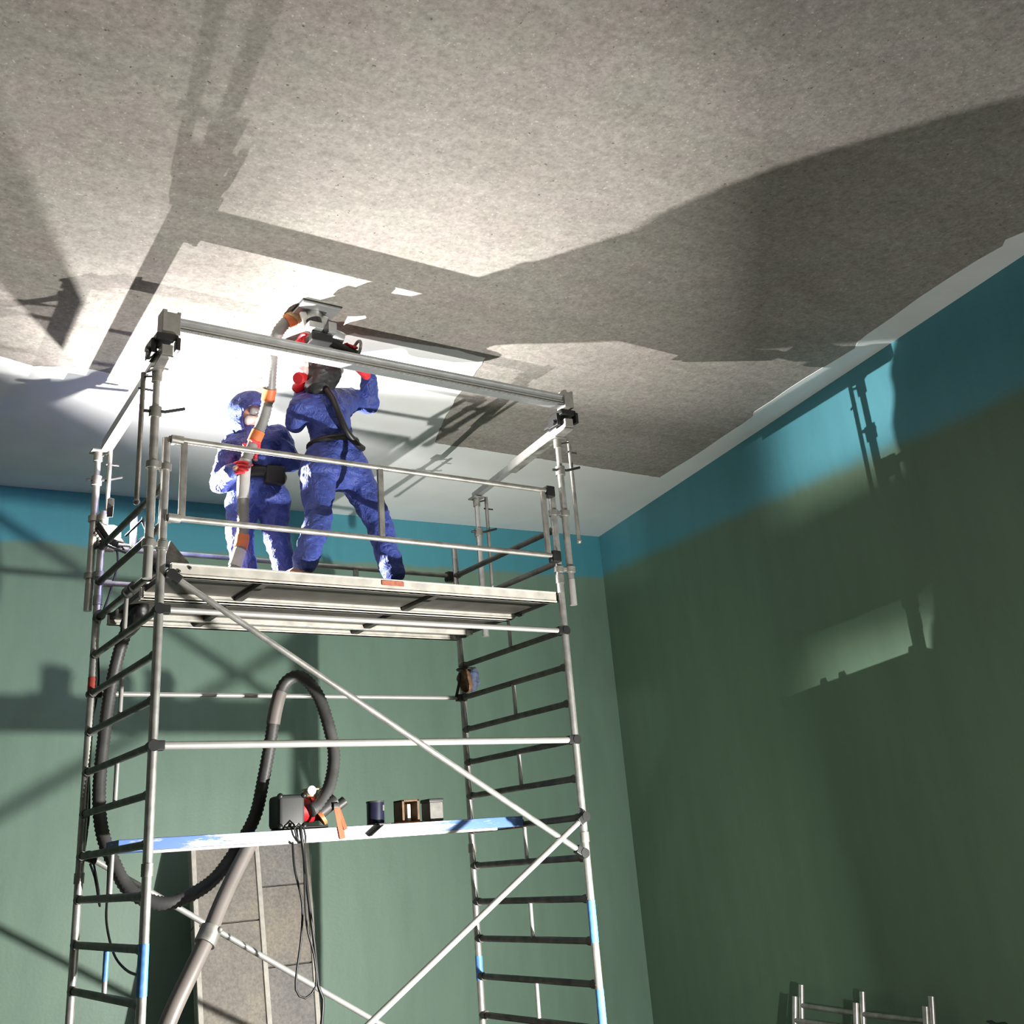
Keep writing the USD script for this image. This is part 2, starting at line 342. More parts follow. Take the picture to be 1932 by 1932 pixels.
# ------------------------------------------------------------------ the room
CORNER = at_z(1130, 1012, ZC)[:2]
BACK_L = at_z(0, 915, ZC)[:2]; RIGHT_F = at_z(1932, 480, ZC)[:2]
bd = (BACK_L - CORNER) / np.linalg.norm(BACK_L - CORNER); rd = (RIGHT_F - CORNER) / np.linalg.norm(RIGHT_F - CORNER)
P_BL = CORNER + bd * 13.5                          # far end of the back wall, out of the picture
P_RF = CORNER + rd * 16.0                          # near end of the right wall, out of the picture
P_FL = P_BL + rd * 16.0
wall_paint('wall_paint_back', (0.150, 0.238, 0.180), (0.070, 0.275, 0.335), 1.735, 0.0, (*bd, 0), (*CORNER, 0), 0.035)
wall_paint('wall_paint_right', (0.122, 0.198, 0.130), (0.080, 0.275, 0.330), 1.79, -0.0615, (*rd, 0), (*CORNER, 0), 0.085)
plain('wall_green', (0.055, 0.075, 0.06), 0.6, 0, 0.1, 2)
def wall(name, a, b, m, out):
    a, b = np.asarray(a), np.asarray(b); n = np.asarray(out)
    struct(name, ext(sg.Polygon([a, b, b + n * 0.2, a + n * 0.2]), ZF, ZC + 0.2), m)
n_b = np.array([-bd[1], bd[0]]); n_b *= np.sign(np.dot(n_b, [0, 1])); n_r = np.array([-rd[1], rd[0]]); n_r *= np.sign(np.dot(n_r, [1, 0]))
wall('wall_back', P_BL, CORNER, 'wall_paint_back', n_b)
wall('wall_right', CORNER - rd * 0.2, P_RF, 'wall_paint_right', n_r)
wall('wall_left', P_BL, P_FL, 'wall_green', -n_r)
wall('wall_front', P_FL, P_RF, 'wall_green', -n_b)
room = sg.Polygon([P_BL, CORNER, P_RF, P_FL])
struct('floor', ext(room.buffer(0.2), ZF - 0.2, ZF), 'floor_paint')
ceiling = struct('ceiling', ext(room.buffer(0.15), ZC, ZC + 0.2), 'raw_concrete')

# white paint that has not been stripped yet: thin coats left on the soffit, with a ragged edge
def ragged(pts, amp=0.02, step=0.06):
    p = np.asarray(pts, float); out = []
    for a, b in zip(p[:-1], p[1:]):
        n = max(1, int(np.linalg.norm(b - a) / step))
        for t in np.arange(n) / n: out.append(a + (b - a) * t + rng.normal(0, amp, 2) * (0.4 if n == 1 else 1))
    out.append(p[-1]); return out
back_edge = [at_z(x, y, ZC)[:2] for x, y in [(-140, 655), (0, 672), (62, 690), (150, 692), (215, 706), (320, 725), (430, 742), (500, 748), (521, 744), (524, 668), (600, 642), (668, 629),
             (860, 660), (916, 675), (890, 712), (862, 748), (838, 790), (819, 836), (975, 859), (1120, 882), (1245, 901)]]
side_edge = [at_z(x, y, ZC)[:2] for x, y in [(1245, 901), (1330, 846), (1420, 785), (1424, 776), (1520, 712), (1612, 657), (1618, 645), (1636, 630), (1734, 562), (1840, 492), (1890, 464), (1896, 452), (1932, 436), (2100, 330), (2500, 60)]]
far = at_z(-140, 655, ZC)[:2]
back_poly = sg.Polygon(ragged(back_edge, 0.005) + [at_z(1245, 901, ZC)[:2], CORNER, P_BL, P_BL + rd * 2.6]).buffer(0)
k_end = at_z(2500, 60, ZC)[:2]
side_poly = sg.Polygon(ragged(side_edge, 0.006, 0.25) + [CORNER + rd * 15.0, CORNER]).buffer(0)
part(ceiling, 'paint_coat', ext(back_poly.intersection(room), ZC - 0.004, ZC + 0.01), 'ceiling_paint', False, 'white paint left along the back of the stripped ceiling')
part(ceiling, 'paint_coat', ext(side_poly.intersection(room), ZC - 0.0045, ZC + 0.01), 'ceiling_paint', False, 'strip of white paint left along the right wall')

# ------------------------------------------------------------------ the scaffold tower
tower = thing('scaffold_tower', 'tall aluminium scaffold tower of ladder frames standing before the back wall', 'scaffold', (L / 2, W / 2, ZF))
PR = 0.029
tops = {(0, 0): 1.17, (1, 0): 1.20, (0, 1): 1.13, (1, 1): 1.10}
post = {}
bands = {(0, 0): [(-1.93, -2.20, 'blue_paint')], (0, 1): [(-0.16, -0.27, 'red_paint'), (-2.60, -2.95, 'red_paint')],
         (1, 0): [(-1.97, -2.25, 'blue_paint'), (-2.55, -2.95, 'blue_paint')], (1, 1): [(-2.37, -2.55, 'blue_paint')]}
for (i, j), zt in tops.items():
    x, y = i * L, j * W
    p = part(tower, 'post', [tube((x, y, ZF + 0.16), (x, y, zt), PR, 16), tube((x, y, ZF + 0.10), (x, y, ZF + 0.2), 0.04, 12)], 'aluminium')
    part(p, 'castor', [ball((x, y, ZF + 0.07), 0.07, (0.5, 1, 1)), box((x - 0.05, y - 0.03, ZF + 0.07), (x + 0.05, y + 0.03, ZF + 0.15))], 'dark_rubber', label='black castor wheel')
    for z0, z1, m_ in bands[(i, j)]:
        part(p, 'paint_band', tube((x, y, z1), (x, y, z0), PR + 0.002, 16), m_, label='band of ' + m_.split('_')[0] + ' paint on the post')
    for z in (0.42, -1.54, -3.5):
        part(p, 'joint_sleeve', tube((x, y, z - 0.035), (x, y, z + 0.035), PR + 0.006, 16), 'aluminium_dull')
for i in (0, 1):
    x = i * L
    for k in range(-3, 15):
        z = -SP * k
        part(tower, 'rung', [tube((x, 0.02, z), (x, W - 0.02, z), 0.024, 12), tube((x, 0.0, z), (x, 0.07, z), 0.031, 12), tube((x, W - 0.07, z), (x, W, z), 0.031, 12)], 'rung_metal')
    for k in (-1, 1, 3, 5, 7, 9, 11, 13):
        z0, z1 = -SP * k, -SP * (k + 1); y = W * 0.49
        s_ = part(tower, 'strut', tube((x, y, z1), (x, y, z0), 0.016, 10), 'aluminium_bright')
        if (i, k) == (0, 7): part(s_, 'paint_band', tube((x, y, z1 + 0.09), (x, y, z0 - 0.02), 0.018, 10), 'blue_paint', label='blue paint on the strut')
def hook(c, along):
    c = np.asarray(c, float); a = np.asarray(along, float)
    return [obar(c - a * 0.07, c + a * 0.02, 0.05, 0.06), tube(c + [0, -0.03, 0.0], c + [0, 0.03, 0.0], 0.036, 12)]
def brace(a, b, name, m_='aluminium', r=0.021):
    a, b = np.asarray(a, float), np.asarray(b, float); d = (b - a) / np.linalg.norm(b - a)
    p = part(tower, name, tube(a + d * 0.05, b - d * 0.05, r, 12), m_)
    part(p, 'claw', hook(a, -d), 'black', label='black snap claw'); part(p, 'claw', hook(b, d), 'black', label='black snap claw')
brace((0.0, -0.0, 0.0), (L, 0.0, 0.0), 'horizontal_brace', 'aluminium_bright')
brace((0.0, 0.0, -3 * SP), (L, 0.0, -3 * SP), 'horizontal_brace', 'aluminium_bright', 0.024)
brace((0.0, W, -SP), (L, W, -SP), 'horizontal_brace', 'aluminium_bright', 0.019)
brace((0.06, -0.03, 0.22), (L - 0.05, -0.03, -6 * SP + 0.03), 'diagonal_brace')
brace((L - 0.02, -0.045, -5 * SP), (0.02, -0.045, -12.0 * SP), 'diagonal_brace', 'aluminium_bright')
brace((0.05, W, -5 * SP), (L - 0.03, W, -11.7 * SP), 'diagonal_brace', 'aluminium_bright')

# ------------------------------------------------------------------ deck: two trap platforms hooked over the rungs
def platform(y0, y1, name_label):
    d = thing('work_platform', name_label, 'platform', (L / 2, (y0 + y1) / 2, 0.22))
    zt, zb = 0.312, 0.225
    for yy in (y0, y1 - 0.045):
        b = part(d, 'side_beam', [rbox((0.07, yy, zb), (L - 0.05, yy + 0.045, zt), 0.006), rbox((0.07, yy - 0.006, zb), (L - 0.05, yy + 0.051, zb + 0.014), 0.004), rbox((0.07, yy - 0.004, zt - 0.012), (L - 0.05, yy + 0.049, zt), 0.004)], 'deck_edge')
    if y0 > 0.5: part(d, 'stringer', rbox((0.07, 1.28, zb), (L - 0.05, 1.325, zt - 0.02), 0.006), 'deck_edge')
    part(d, 'deck_board', rbox((0.08, y0 + 0.03, 0.262), (L - 0.06, y1 - 0.03, 0.306), 0.003), 'deck_under', label='dark plywood deck board')
    for x in (0.75, 2.12):
        part(d, 'cross_member', rbox((x - 0.03, y0 + 0.04, 0.232), (x + 0.03, y1 - 0.04, 0.264), 0.005), 'deck_under')
    for x in (0.0, L):
        for yy in (y0 + 0.06, y1 - 0.06):
            part(d, 'hook', [obar((x, yy, 0.315), (x + (0.12 if x == 0 else -0.12), yy, 0.30), 0.04, 0.02), tube((x, yy - 0.02, 0.285), (x, yy + 0.02, 0.285), 0.042, 12)], 'dark_rubber', label='black hook over the rung')
    return d
deck1 = platform(0.0, 0.66, 'front half of the raised deck that the two workers stand on')
deck2 = platform(0.69, 1.565, 'rear half of the raised deck, behind the front boards and nearer the back wall')
part(deck1, 'label_plate', box((1.60, -0.0075, 0.262), (1.78, -0.0045, 0.298)), 'label_red', False, 'faded red label on the front edge')
for x in (0.12, 0.19): part(deck1, 'bolt', ball((x, -0.004, 0.255 + (x - 0.12) * 0.4), 0.011), 'dark_rubber')

# ------------------------------------------------------------------ guard rails
def guard(y, zt, zm, x0, x1, posts, label, name='guard_rail', m_='aluminium_dull', r=0.021):
    g = thing(name, label, 'guard rail', ((x0 + x1) / 2, y, zm))
    part(g, 'top_rail', tube((x0, y, zt), (x1, y, zt), r, 12), m_)
    part(g, 'mid_rail', tube((x0, y, zm), (x1, y, zm), r, 12), m_)
    for x in posts: part(g, 'upright', [obar((x, y, zm), (x, y, zt), 0.045, 0.03)], m_)
    for x, cm in ((x0 + 0.02, 'aluminium_dull'), (x1 - 0.02, 'black')):
        for z in (zt, zm):
            if cm != 'black': part(g, 'clamp', [tube((x - 0.03, y, z), (x + 0.05, y, z), 0.030, 12), obar((x - 0.02, y, z), (x - 0.02, y + 0.05, z), 0.05, 0.05)], cm); continue
            part(g, 'clamp', [rbox((x - 0.045, y - 0.03, z - 0.055), (x + 0.04, y + 0.045, z + 0.04), 0.012), tube((x - 0.06, y, z - 0.035), (x - 0.01, y, z - 0.035), 0.018)], 'black', label='black clamp')
    return g
guard(-0.04, 1.155, 0.60, 0.03, L - 0.03, (0.11, 1.595, L - 0.12), 'front guard rail of two tubes and three flat uprights before the workers')
guard(W + 0.03, 0.845, 0.565, 0.03, L - 0.02, (1.1, 2.2), 'rear guard rail low behind the workers, against the teal band')

# ------------------------------------------------------------------ telescopic props that carry the overhead rail
def coupler(c, other):
    c, o = np.asarray(c, float), np.asarray(other, float)
    return [tube(c - [0, 0, 0.022], c + [0, 0, 0.022], 0.045, 14), tube(o - [0, 0, 0.022], o + [0, 0, 0.022], 0.042, 14), obar(c, o, 0.04, 0.035)]
def prop(x, y, z0, z1, zjoint, rod, tower_xy, couplers, label):
    t = thing('telescopic_prop', label, 'prop', (x, y, z0), 'telescopic props')
    part(t, 'outer_tube', tube((x, y, z0), (x, y, zjoint), 0.029, 14), 'aluminium')
    part(t, 'foot_end', tube((x, y, z0 - 0.012), (x, y, z0 + 0.20), 0.031, 14), 'aluminium_bright', label='bright lower end of the tube')
    part(t, 'inner_tube', tube((x, y, zjoint - 0.05), (x, y, z1), 0.023, 14), 'aluminium_bright')
    part(t, 'collar', [tube((x, y, zjoint - 0.04), (x, y, zjoint + 0.035), 0.042, 14)], 'aluminium_dull')
    part(t, 'locking_pin', sweep([(x - 0.08, y, zjoint), (x, y - 0.02, zjoint), (x + 0.06, y - 0.02, zjoint + 0.005), (x + 0.19, y - 0.03, zjoint + 0.045)], 0.011, 8), 'black', label='dark locking pin with bent handle')
    part(t, 'head_plate', [rbox((x - 0.06, y - 0.06, z1 - 0.015), (x + 0.06, y + 0.06, z1), 0.004), tube((x, y, z1 - 0.09), (x, y, z1 - 0.01), 0.035, 12)], 'aluminium_dull')
    for z in couplers: part(t, 'coupler', coupler((x, y, z), (*tower_xy, z)), 'aluminium_dull', label='ring coupler to the tower post')
    rx, ry, rz0, rz1 = rod
    r_ = part(t, 'hanging_rod', [tube((rx, ry, rz0), (rx, ry, rz1), 0.017, 10), ball((rx, ry, rz0), 0.022)], 'aluminium_dull')
    part(r_, 'pin', [tube((rx - 0.03, ry, rz1 - 0.12), (rx + 0.07, ry, rz1 - 0.12), 0.008, 8), obar((rx, ry, rz1 - 0.03), (x, y, z1 - 0.05), 0.02, 0.014)], 'dark_rubber')
ZB = 1.655                                        # underside of the depth bars
prop(-0.09, -0.02, 0.20, ZB, 1.34, (-0.16, 0.06, 0.72, ZB), (0, 0), (0.96, 0.42), 'near left prop with bent handle beside the stooping worker')
prop(L + 0.10, -0.02, 0.22, ZB, 1.36, (L + 0.24, 0.0, 0.76, ZB + 0.02), (L, 0), (0.98, 0.50), 'near right prop under the right end of the overhead rail')
prop(-0.055, W + 0.06, 0.36, ZB, 1.40, (0.03, W + 0.02, 0.92, ZB), (0, W), (0.62, 1.08), 'far left prop behind the glowing work lamp')
prop(L + 0.30, W + 0.02, 0.30, ZB, 1.30, (L + 0.42, W + 0.03, 0.78, ZB + 0.02), (L, W), (0.46,), 'far right prop against the back wall, right of the workers')

# ------------------------------------------------------------------ depth bars and overhead rail
def depth_bar(a, b, label, split):
    a, b = np.asarray(a, float), np.asarray(b, float); d = (b - a) / np.linalg.norm(b - a); mid = a + (b - a) * split
    t = thing('cross_bar', label, 'support bar', a)
    part(t, 'inner_bar', obar(mid - d * 0.05, b, 0.060, 0.060, r=0.004), 'rail_grey')
    part(t, 'outer_sleeve', obar(a, mid, 0.076, 0.078, r=0.004), 'aluminium_bright')
    part(t, 'end_cap', obar(a - d * 0.004, a, 0.070, 0.072, r=0.002), 'plate_grey')
    part(t, 'lower_lip', obar(a + [0, 0, -0.046], mid + [0, 0, -0.046], 0.085, 0.012, r=0.002), 'aluminium_dull')
bl0, bl1 = np.array([-0.10, -0.27, 1.70]), np.array([0.0, 1.68, 1.70])
br0, br1 = np.array([3.275, -0.27, 1.70]), np.array([3.56, 1.70, 1.70])
depth_bar(bl0, bl1, 'left support bar running back over the lamp', 0.97)
depth_bar(br0, br1, 'right support bar with bright front sleeve over the empty end of the deck', 0.57)
YR = -0.20
beam = thing('overhead_rail', 'long grey aluminium rail bridging the tower just under the ceiling', 'rail', (1.6, YR, 1.88))
x0, x1 = -0.03, 3.30
part(beam, 'web', rbox((x0, YR - 0.02, 1.885), (x1, YR + 0.05, 1.965), 0.004), 'rail_grey')
part(beam, 'upper_flange', rbox((x0, YR - 0.034, 1.955), (x1, YR + 0.06, 1.975), 0.003), 'rail_grey')
part(beam, 'lower_flange', rbox((x0, YR - 0.034, 1.872), (x1, YR + 0.06, 1.892), 0.003), 'rail_grey')
part(beam, 'track', rbox((x0, YR - 0.028, 1.906), (x1, YR - 0.015, 1.916), 0.002), 'aluminium_bright', label='bright running edge')
part(beam, 'perforation', [box((x, YR - 0.037, 1.878), (x + 0.022, YR - 0.0335, 1.886)) for x in np.arange(x0 + 0.05, x1 - 0.05, 0.05)], 'aluminium_bright', False, 'row of bright slots along the lower flange', 'stuff')
for xa, xb, hh in ((x0 - 0.105, x0 + 0.02, 0.175), (x1 - 0.03, x1 + 0.065, 0.15)):
    e = part(beam, 'end_block', [rbox((xa, YR - 0.05, 1.985 - hh + 0.02), (xb, YR + 0.075, 2.0), 0.008), rbox((xa, YR - 0.05, 1.99), (xa + 0.03, YR + 0.07, 2.015), 0.004), rbox((xb - 0.025, YR - 0.05, 1.985), (xb, YR + 0.07, 2.01), 0.004)], 'plate_grey')
for cx, cyo, sgn in ((bl0[0] + 0.0, 0.0, -1), (br0[0] + 0.01, 0.0, 1)):
    c = np.array([cx, YR, 1.79])
    part(beam, 'bar_clamp', [rbox(c + [-0.075, -0.07, -0.015], c + [0.075, 0.10, 0.035], 0.01), rbox(c + [0.055, -0.085, -0.085], c + [0.085, -0.02, 0.01], 0.008),
         rbox(c + [-0.095, -0.02, -0.10], c + [-0.06, 0.12, 0.01], 0.01), rbox(c + [-0.07, 0.10, -0.07], c + [0.0, 0.22, -0.02], 0.012), tube(c + [-0.12, 0.02, -0.07], c + [-0.05, 0.02, -0.07], 0.022)], 'black', label='black clamp gripping the support bar')

# ------------------------------------------------------------------ work lamp on the far left post
def lamp_body(t, pos, n, w, h, depth, glow=True):
    d = np.asarray(n); x = np.cross([0, 0, 1.0], d); x /= np.linalg.norm(x); u = np.cross(d, x)
    T = np.eye(4); T[:3, 0], T[:3, 1], T[:3, 2], T[:3, 3] = x, u, d, pos
    def q(m): m.apply_transform(T); return m
    part(t, 'housing', [q(rbox((-w / 2, -h / 2, -depth), (w / 2, h / 2, -0.02), 0.012))], 'black')
    part(t, 'bezel', [q(rbox((-w / 2 - 0.01, sy * h / 2 - 0.012, -0.035), (w / 2 + 0.01, sy * h / 2 + 0.012, 0.0), 0.004)) for sy in (-1, 1)] + [q(rbox((sx * w / 2 - 0.012, -h / 2, -0.035), (sx * w / 2 + 0.012, h / 2, 0.0), 0.004)) for sx in (-1, 1)], 'black')
    part(t, 'lens', q(ball((0, 0, -0.03), 1.0, (h * 0.50, h * 0.50, 0.085), 3)), 'lens_glow', True, 'glowing lens')
    part(t, 'reflector', q(box((-w / 2 + 0.012, -h / 2 + 0.012, -0.034), (w / 2 - 0.012, h / 2 - 0.012, -0.030))), 'mask_white', False, 'pale reflector plate')
    for k in range(5): part(t, 'cooling_fin', q(rbox((-w / 2 + 0.015, -h / 2 + 0.02 + k * (h - 0.04) / 4 - 0.004, -depth - 0.03), (w / 2 - 0.015, -h / 2 + 0.02 + k * (h - 0.04) / 4 + 0.004, -depth), 0.002)), 'black')
    part(t, 'bracket', [q(rbox((sx * (w / 2 + 0.022) - 0.006, -h / 2 - 0.05, -0.06), (sx * (w / 2 + 0.022) + 0.006, 0.03, -0.04), 0.003)) for sx in (-1, 1)] + [q(rbox((-w / 2 - 0.028, -h / 2 - 0.06, -0.06), (w / 2 + 0.028, -h / 2 - 0.048, -0.04), 0.003))], 'dark_rubber')
lamp = thing('work_lamp', 'small glowing work lamp clamped to the far left post', 'lamp', LAMP1 - [0, 0, 0.15])
lamp_body(lamp, LAMP1 - LAMP1_N * 0.062, LAMP1_N, 0.20, 0.16, 0.07)
def around_lamp(az, el, d):
    a, e = math.radians(az), math.radians(el); return LAMP1 + d * np.array([math.cos(a) * math.cos(e), math.sin(a) * math.cos(e), math.sin(e)])
part(lamp, 'flap', m3.Manifold.hull_points(np.array([around_lamp(a, e, d) for a, e in ((-116, 2), (-117, 24), (-120, 48), (-160, 66), (-140, 49), (-133, 37), (-128, 20), (-126, 2)) for d in (0.235, 0.245)])), 'black', False, label='black flap that shades one side')
part(lamp, 'arm', [sweep([(0.0, W, 0.86), (0.05, W - 0.02, 0.86), (0.08, W - 0.05, 0.90)], 0.014, 8), rbox((-0.045, W - 0.045, 0.83), (0.045, W + 0.045, 0.89), 0.01)], 'dark_rubber')
gh = LAMP1 + 0.20 * np.array([0.92, -0.38, -0.026]); gs = np.array([0.38, 0.92, 0.0]) * 0.20
part(lamp, 'handle', [obar(gh - gs, gh + gs, 0.012, 0.048, r=0.004), tube(gh - gs, LAMP1 + [0.02, -0.14, -0.11], 0.008), tube(gh + gs, LAMP1 + [0.12, 0.10, -0.11], 0.008)], 'black', label='handle bar across the lamp')
part(lamp, 'support_tube', [tube(LAMP1 + [0.115, 0, -0.16], LAMP1 + [0.115, 0, 0.10], 0.027, 14), obar(LAMP1 + [0.115, 0, -0.14], LAMP1 + [0.0, 0.0, -0.14], 0.03, 0.02)], 'aluminium_bright', label='short bright tube beside the lens')
part(lamp, 'cable', sweep(spline([(0.08, W - 0.02, 0.93), (0.14, W + 0.03, 0.75), (0.10, W + 0.05, 0.5), (0.03, W + 0.05, 0.2), (0.06, W + 0.06, -0.2), (0.02, W + 0.05, -0.6), (0.05, W + 0.05, -1.1), (0.03, W + 0.05, -1.42)]), 0.009, 6), 'black')

# the lamps on the floor, below the picture
def floor_lamp(pos, n, label):
    fl = thing('floor_lamp', label, 'lamp', (pos[0], pos[1], ZF))
    lamp_body(fl, pos - n * 0.062, n, 0.30, 0.22, 0.10)
    hx, hy = pos[0] - n[0] * 0.2, pos[1] - n[1] * 0.2
    part(fl, 'pole', [tube((hx, hy, ZF + 0.4), (hx, hy, pos[2] - 0.1), 0.02), tube((hx, hy, pos[2] - 0.1), pos - n * 0.1, 0.02)], 'black')
    for a in (0.3, 2.4, 4.5): part(fl, 'leg', tube((hx, hy, ZF + 0.55), (hx + 0.5 * math.cos(a), hy + 0.5 * math.sin(a), ZF + 0.015), 0.014), 'black')
floor_lamp(LAMP2, LAMP2_N, 'flood lamp on a tripod in front of the tower, aimed at the back wall')
floor_lamp(LAMP3, LAMP3_N, 'flood lamp on a tripod near the right wall, aimed at that wall')

# ------------------------------------------------------------------ people
def hand(parent, wrist, grip, axis, mat_, name, curl_r, thumb_dir, size=1.0):
    """A gloved hand closed round a bar: four fingers curl about the axis at the point grip, the thumb closes from the other side."""
    wrist, g = np.asarray(wrist, float), np.asarray(grip, float); ax = np.asarray(axis, float); ax /= np.linalg.norm(ax)
    back = wrist - g; back -= np.dot(back, ax) * ax; back /= np.linalg.norm(back); side = np.cross(ax, back)
    palm_c = g + back * (curl_r + 0.022)
    bones = [[(wrist, 0.036 * size), (palm_c + ax * 0.03, 0.026 * size)], [(palm_c + ax * 0.042, 0.022), (palm_c - ax * 0.042, 0.022), (palm_c + back * 0.02, 0.028)], [(wrist, 0.036 * size), (palm_c - ax * 0.03, 0.026 * size)]]
    for k, (off, ln) in enumerate(zip((0.046, 0.016, -0.014, -0.042), (0.9, 1.0, 0.95, 0.78))):
        pts = []
        for t in (0.0, 0.75, 1.5, 2.25):
            a = t * ln * 1.05
            pts.append(g + ax * off * (1 - 0.05 * t) + (curl_r + 0.012) * (back * math.cos(a) + side * math.sin(a)))
        rr = (0.0150, 0.0140, 0.0130, 0.0112)
        bones += [[(pts[i], rr[i]), (pts[i + 1], rr[i + 1])] for i in range(3)]
    th = [palm_c + ax * 0.035 * thumb_dir, g + ax * 0.060 * thumb_dir + (curl_r + 0.016) * (back * 0.4 - side * 0.9), g + ax * 0.062 * thumb_dir + (curl_r + 0.013) * (-back * 0.6 - side * 0.75)]
    bones += [[(th[0], 0.019), (th[1], 0.0155)], [(th[1], 0.0155), (th[2], 0.013)]]
    m = organic(bones, 0.010, 5)
    return part(parent, name, m, mat_, True)

def head_mesh(c, fwd, up, r=0.118):
    """Skull, jaw, brow, nose, lips, ears in one surface."""
    c = np.asarray(c, float); f = np.asarray(fwd, float); f /= np.linalg.norm(f); u = np.asarray(up, float); u -= np.dot(u, f) * f; u /= np.linalg.norm(u); s = np.cross(f, u)
    P = lambda a, b, d: c + (f * a + u * b + s * d) * r
    B = [[(P(-0.12, 0.25, 0), r * 0.92), (P(0.12, 0.2, 0), r * 0.86)], [(P(0.15, 0.1, 0), r * 0.78), (P(0.28, -0.62, 0), r * 0.52)], [(P(0.40, -0.85, 0), r * 0.30), (P(0.1, -0.45, 0.45), r * 0.36), (P(0.1, -0.45, -0.45), r * 0.36)],
         [(P(0.88, 0.22, 0), r * 0.10), (P(1.13, -0.22, 0), r * 0.13)], [(P(0.95, -0.24, 0.12), r * 0.10), (P(0.95, -0.24, -0.12), r * 0.10)], [(P(0.80, 0.30, 0.42), r * 0.13), (P(0.86, 0.30, -0.42), r * 0.13)],
         [(P(0.82, -0.52, 0.18), r * 0.085), (P(0.88, -0.50, 0), r * 0.09), (P(0.82, -0.52, -0.18), r * 0.085)], [(P(0.80, -0.64, 0.15), r * 0.09), (P(0.84, -0.64, -0.15), r * 0.09)]]
    for sg_ in (-1, 1): B.append([(P(-0.08, 0.2, 0.86 * sg_), r * 0.15), (P(-0.02, -0.22, 0.84 * sg_), r * 0.12), (P(-0.2, 0.12, 0.95 * sg_), r * 0.10)])
    return B, P

def person(name, label, J, fwd, hf, hu, Rr, seed):
    """Body: one continuous mesh. Coverall, gloves, boots and headgear are its children."""
    t = thing(name, label, 'person', (J['hip'][0], J['hip'][1], 0.312))
    hb, P = head_mesh(J['head'], hf, hu)
    q = 0.72
    bones = hb + [[(J['head'] - np.asarray(hu) * 0.06, 0.06), (J['neck'], 0.065)], [(J['neck'], 0.065), (J['chest'], 0.12)], [(J['shL'], 0.06), (J['shR'], 0.06), (J['chest'], 0.13)], [(J['chest'], 0.11), (J['hip'], 0.09)]]
    for s in 'LR':
        bones += [[(J['sh' + s], 0.058), (J['el' + s], 0.044)], [(J['el' + s], 0.044), (J['wr' + s], 0.032)], [(J['wr' + s], 0.032), (J['wr' + s] + (J['wr' + s] - J['el' + s]) / np.linalg.norm(J['wr' + s] - J['el' + s]) * 0.05, 0.03)],
                  [(J['hp' + s], 0.065), (J['kn' + s], 0.05)], [(J['kn' + s], 0.06), (J['an' + s], 0.042)], [(J['hip'], 0.09), (J['hp' + s], 0.065)], [(J['an' + s], 0.042), (J['to' + s], 0.03)]]
    part(t, 'body', organic(bones, 0.03, 8), 'skin', True)
    cb = [[(J['shL'], Rr['sh']), (J['shR'], Rr['sh']), (J['chest'], Rr['chest'])], [(J['chest'], Rr['chest']), (J['waist'], Rr['waist'])], [(J['waist'], Rr['waist']), (J['hpL'], Rr['hip']), (J['hpR'], Rr['hip'])],
          [(J['neck'] - (J['neck'] - J['chest']) * 0.15, 0.095), (J['chest'], Rr['chest'])]]
    for s in 'LR':
        cb += [[(J['sh' + s], Rr['sh']), (J['el' + s], Rr['el'])], [(J['el' + s], Rr['el']), (J['wr' + s], Rr['wr'])], [(J['hp' + s], Rr['hip'] * 0.92), (J['kn' + s], Rr['kn'])], [(J['kn' + s], Rr['kn']), (J['an' + s] + (0, 0, 0.03), Rr['an'])]]
    part(t, 'coverall', organic(cb, 0.022, 8, 0.013, 9.0, seed), 'coverall', True, 'crumpled blue work coverall')
    for s in 'LR':
        part(t, 'boot', organic([[(J['an' + s] + (0, 0, 0.02), 0.058), (J['an' + s] - (0, 0, 0.03), 0.062)], [(J['an' + s] - (0, 0, 0.035), 0.058), (J['to' + s], 0.05)]], 0.02, 6), 'boot_brown', True, 'brown work boot')
    return t, P

def at3(px, py, y): return at(px, py, y)
# the worker who grinds: turned away, arms up
def boots(J, s, ax, ay, tx, ty):
    J['an' + s] = np.array([ax, ay, 0.41]); J['to' + s] = np.array([tx, ty, 0.365])
A = dict(hip=at3(632, 878, .36), waist=at3(628, 838, .36), chest=at3(616, 775, .34), neck=at3(604, 738, .30), head=at3(602, 704, .26),
         shL=at3(566, 768, .32), shR=at3(664, 752, .48), elL=at3(556, 800, .44), wrL=at3(598, 668, .44), elR=at3(698, 764, .50), wrR=at3(695, 712, .32),
         hpL=at3(600, 893, .34), hpR=at3(664, 890, .42), knL=at3(600, 985, .26), knR=at3(715, 985, .36))
boots(A, 'L', 1.085, 0.20, 1.02, 0.34); boots(A, 'R', 1.86, 0.30, 1.91, 0.43)
RA = dict(sh=0.085, chest=0.165, waist=0.155, hip=0.145, el=0.072, wr=0.062, kn=0.098, an=0.086)
fA = np.array([-0.80, 0.30, 0.34]); uA = np.array([0.30, -0.12, 0.94])
pa, PA = person('person', 'worker in blue coverall seen from behind, lifting a grinder to the ceiling', A, fA, fA, uA, RA, 3)
h = A['head']
hood = organic([[(PA(-0.35, 0.25, 0), 0.130), (PA(0.05, 0.36, 0), 0.126)], [(PA(-0.35, -0.1, 0), 0.125), (PA(-0.25, -0.9, 0), 0.105)], [(PA(-0.3, -0.9, 0), 0.11), (A['neck'], 0.108)]], 0.02, 6, 0.006, 14, 4)
part(pa, 'hood', hood, 'black', True, 'black head cover')
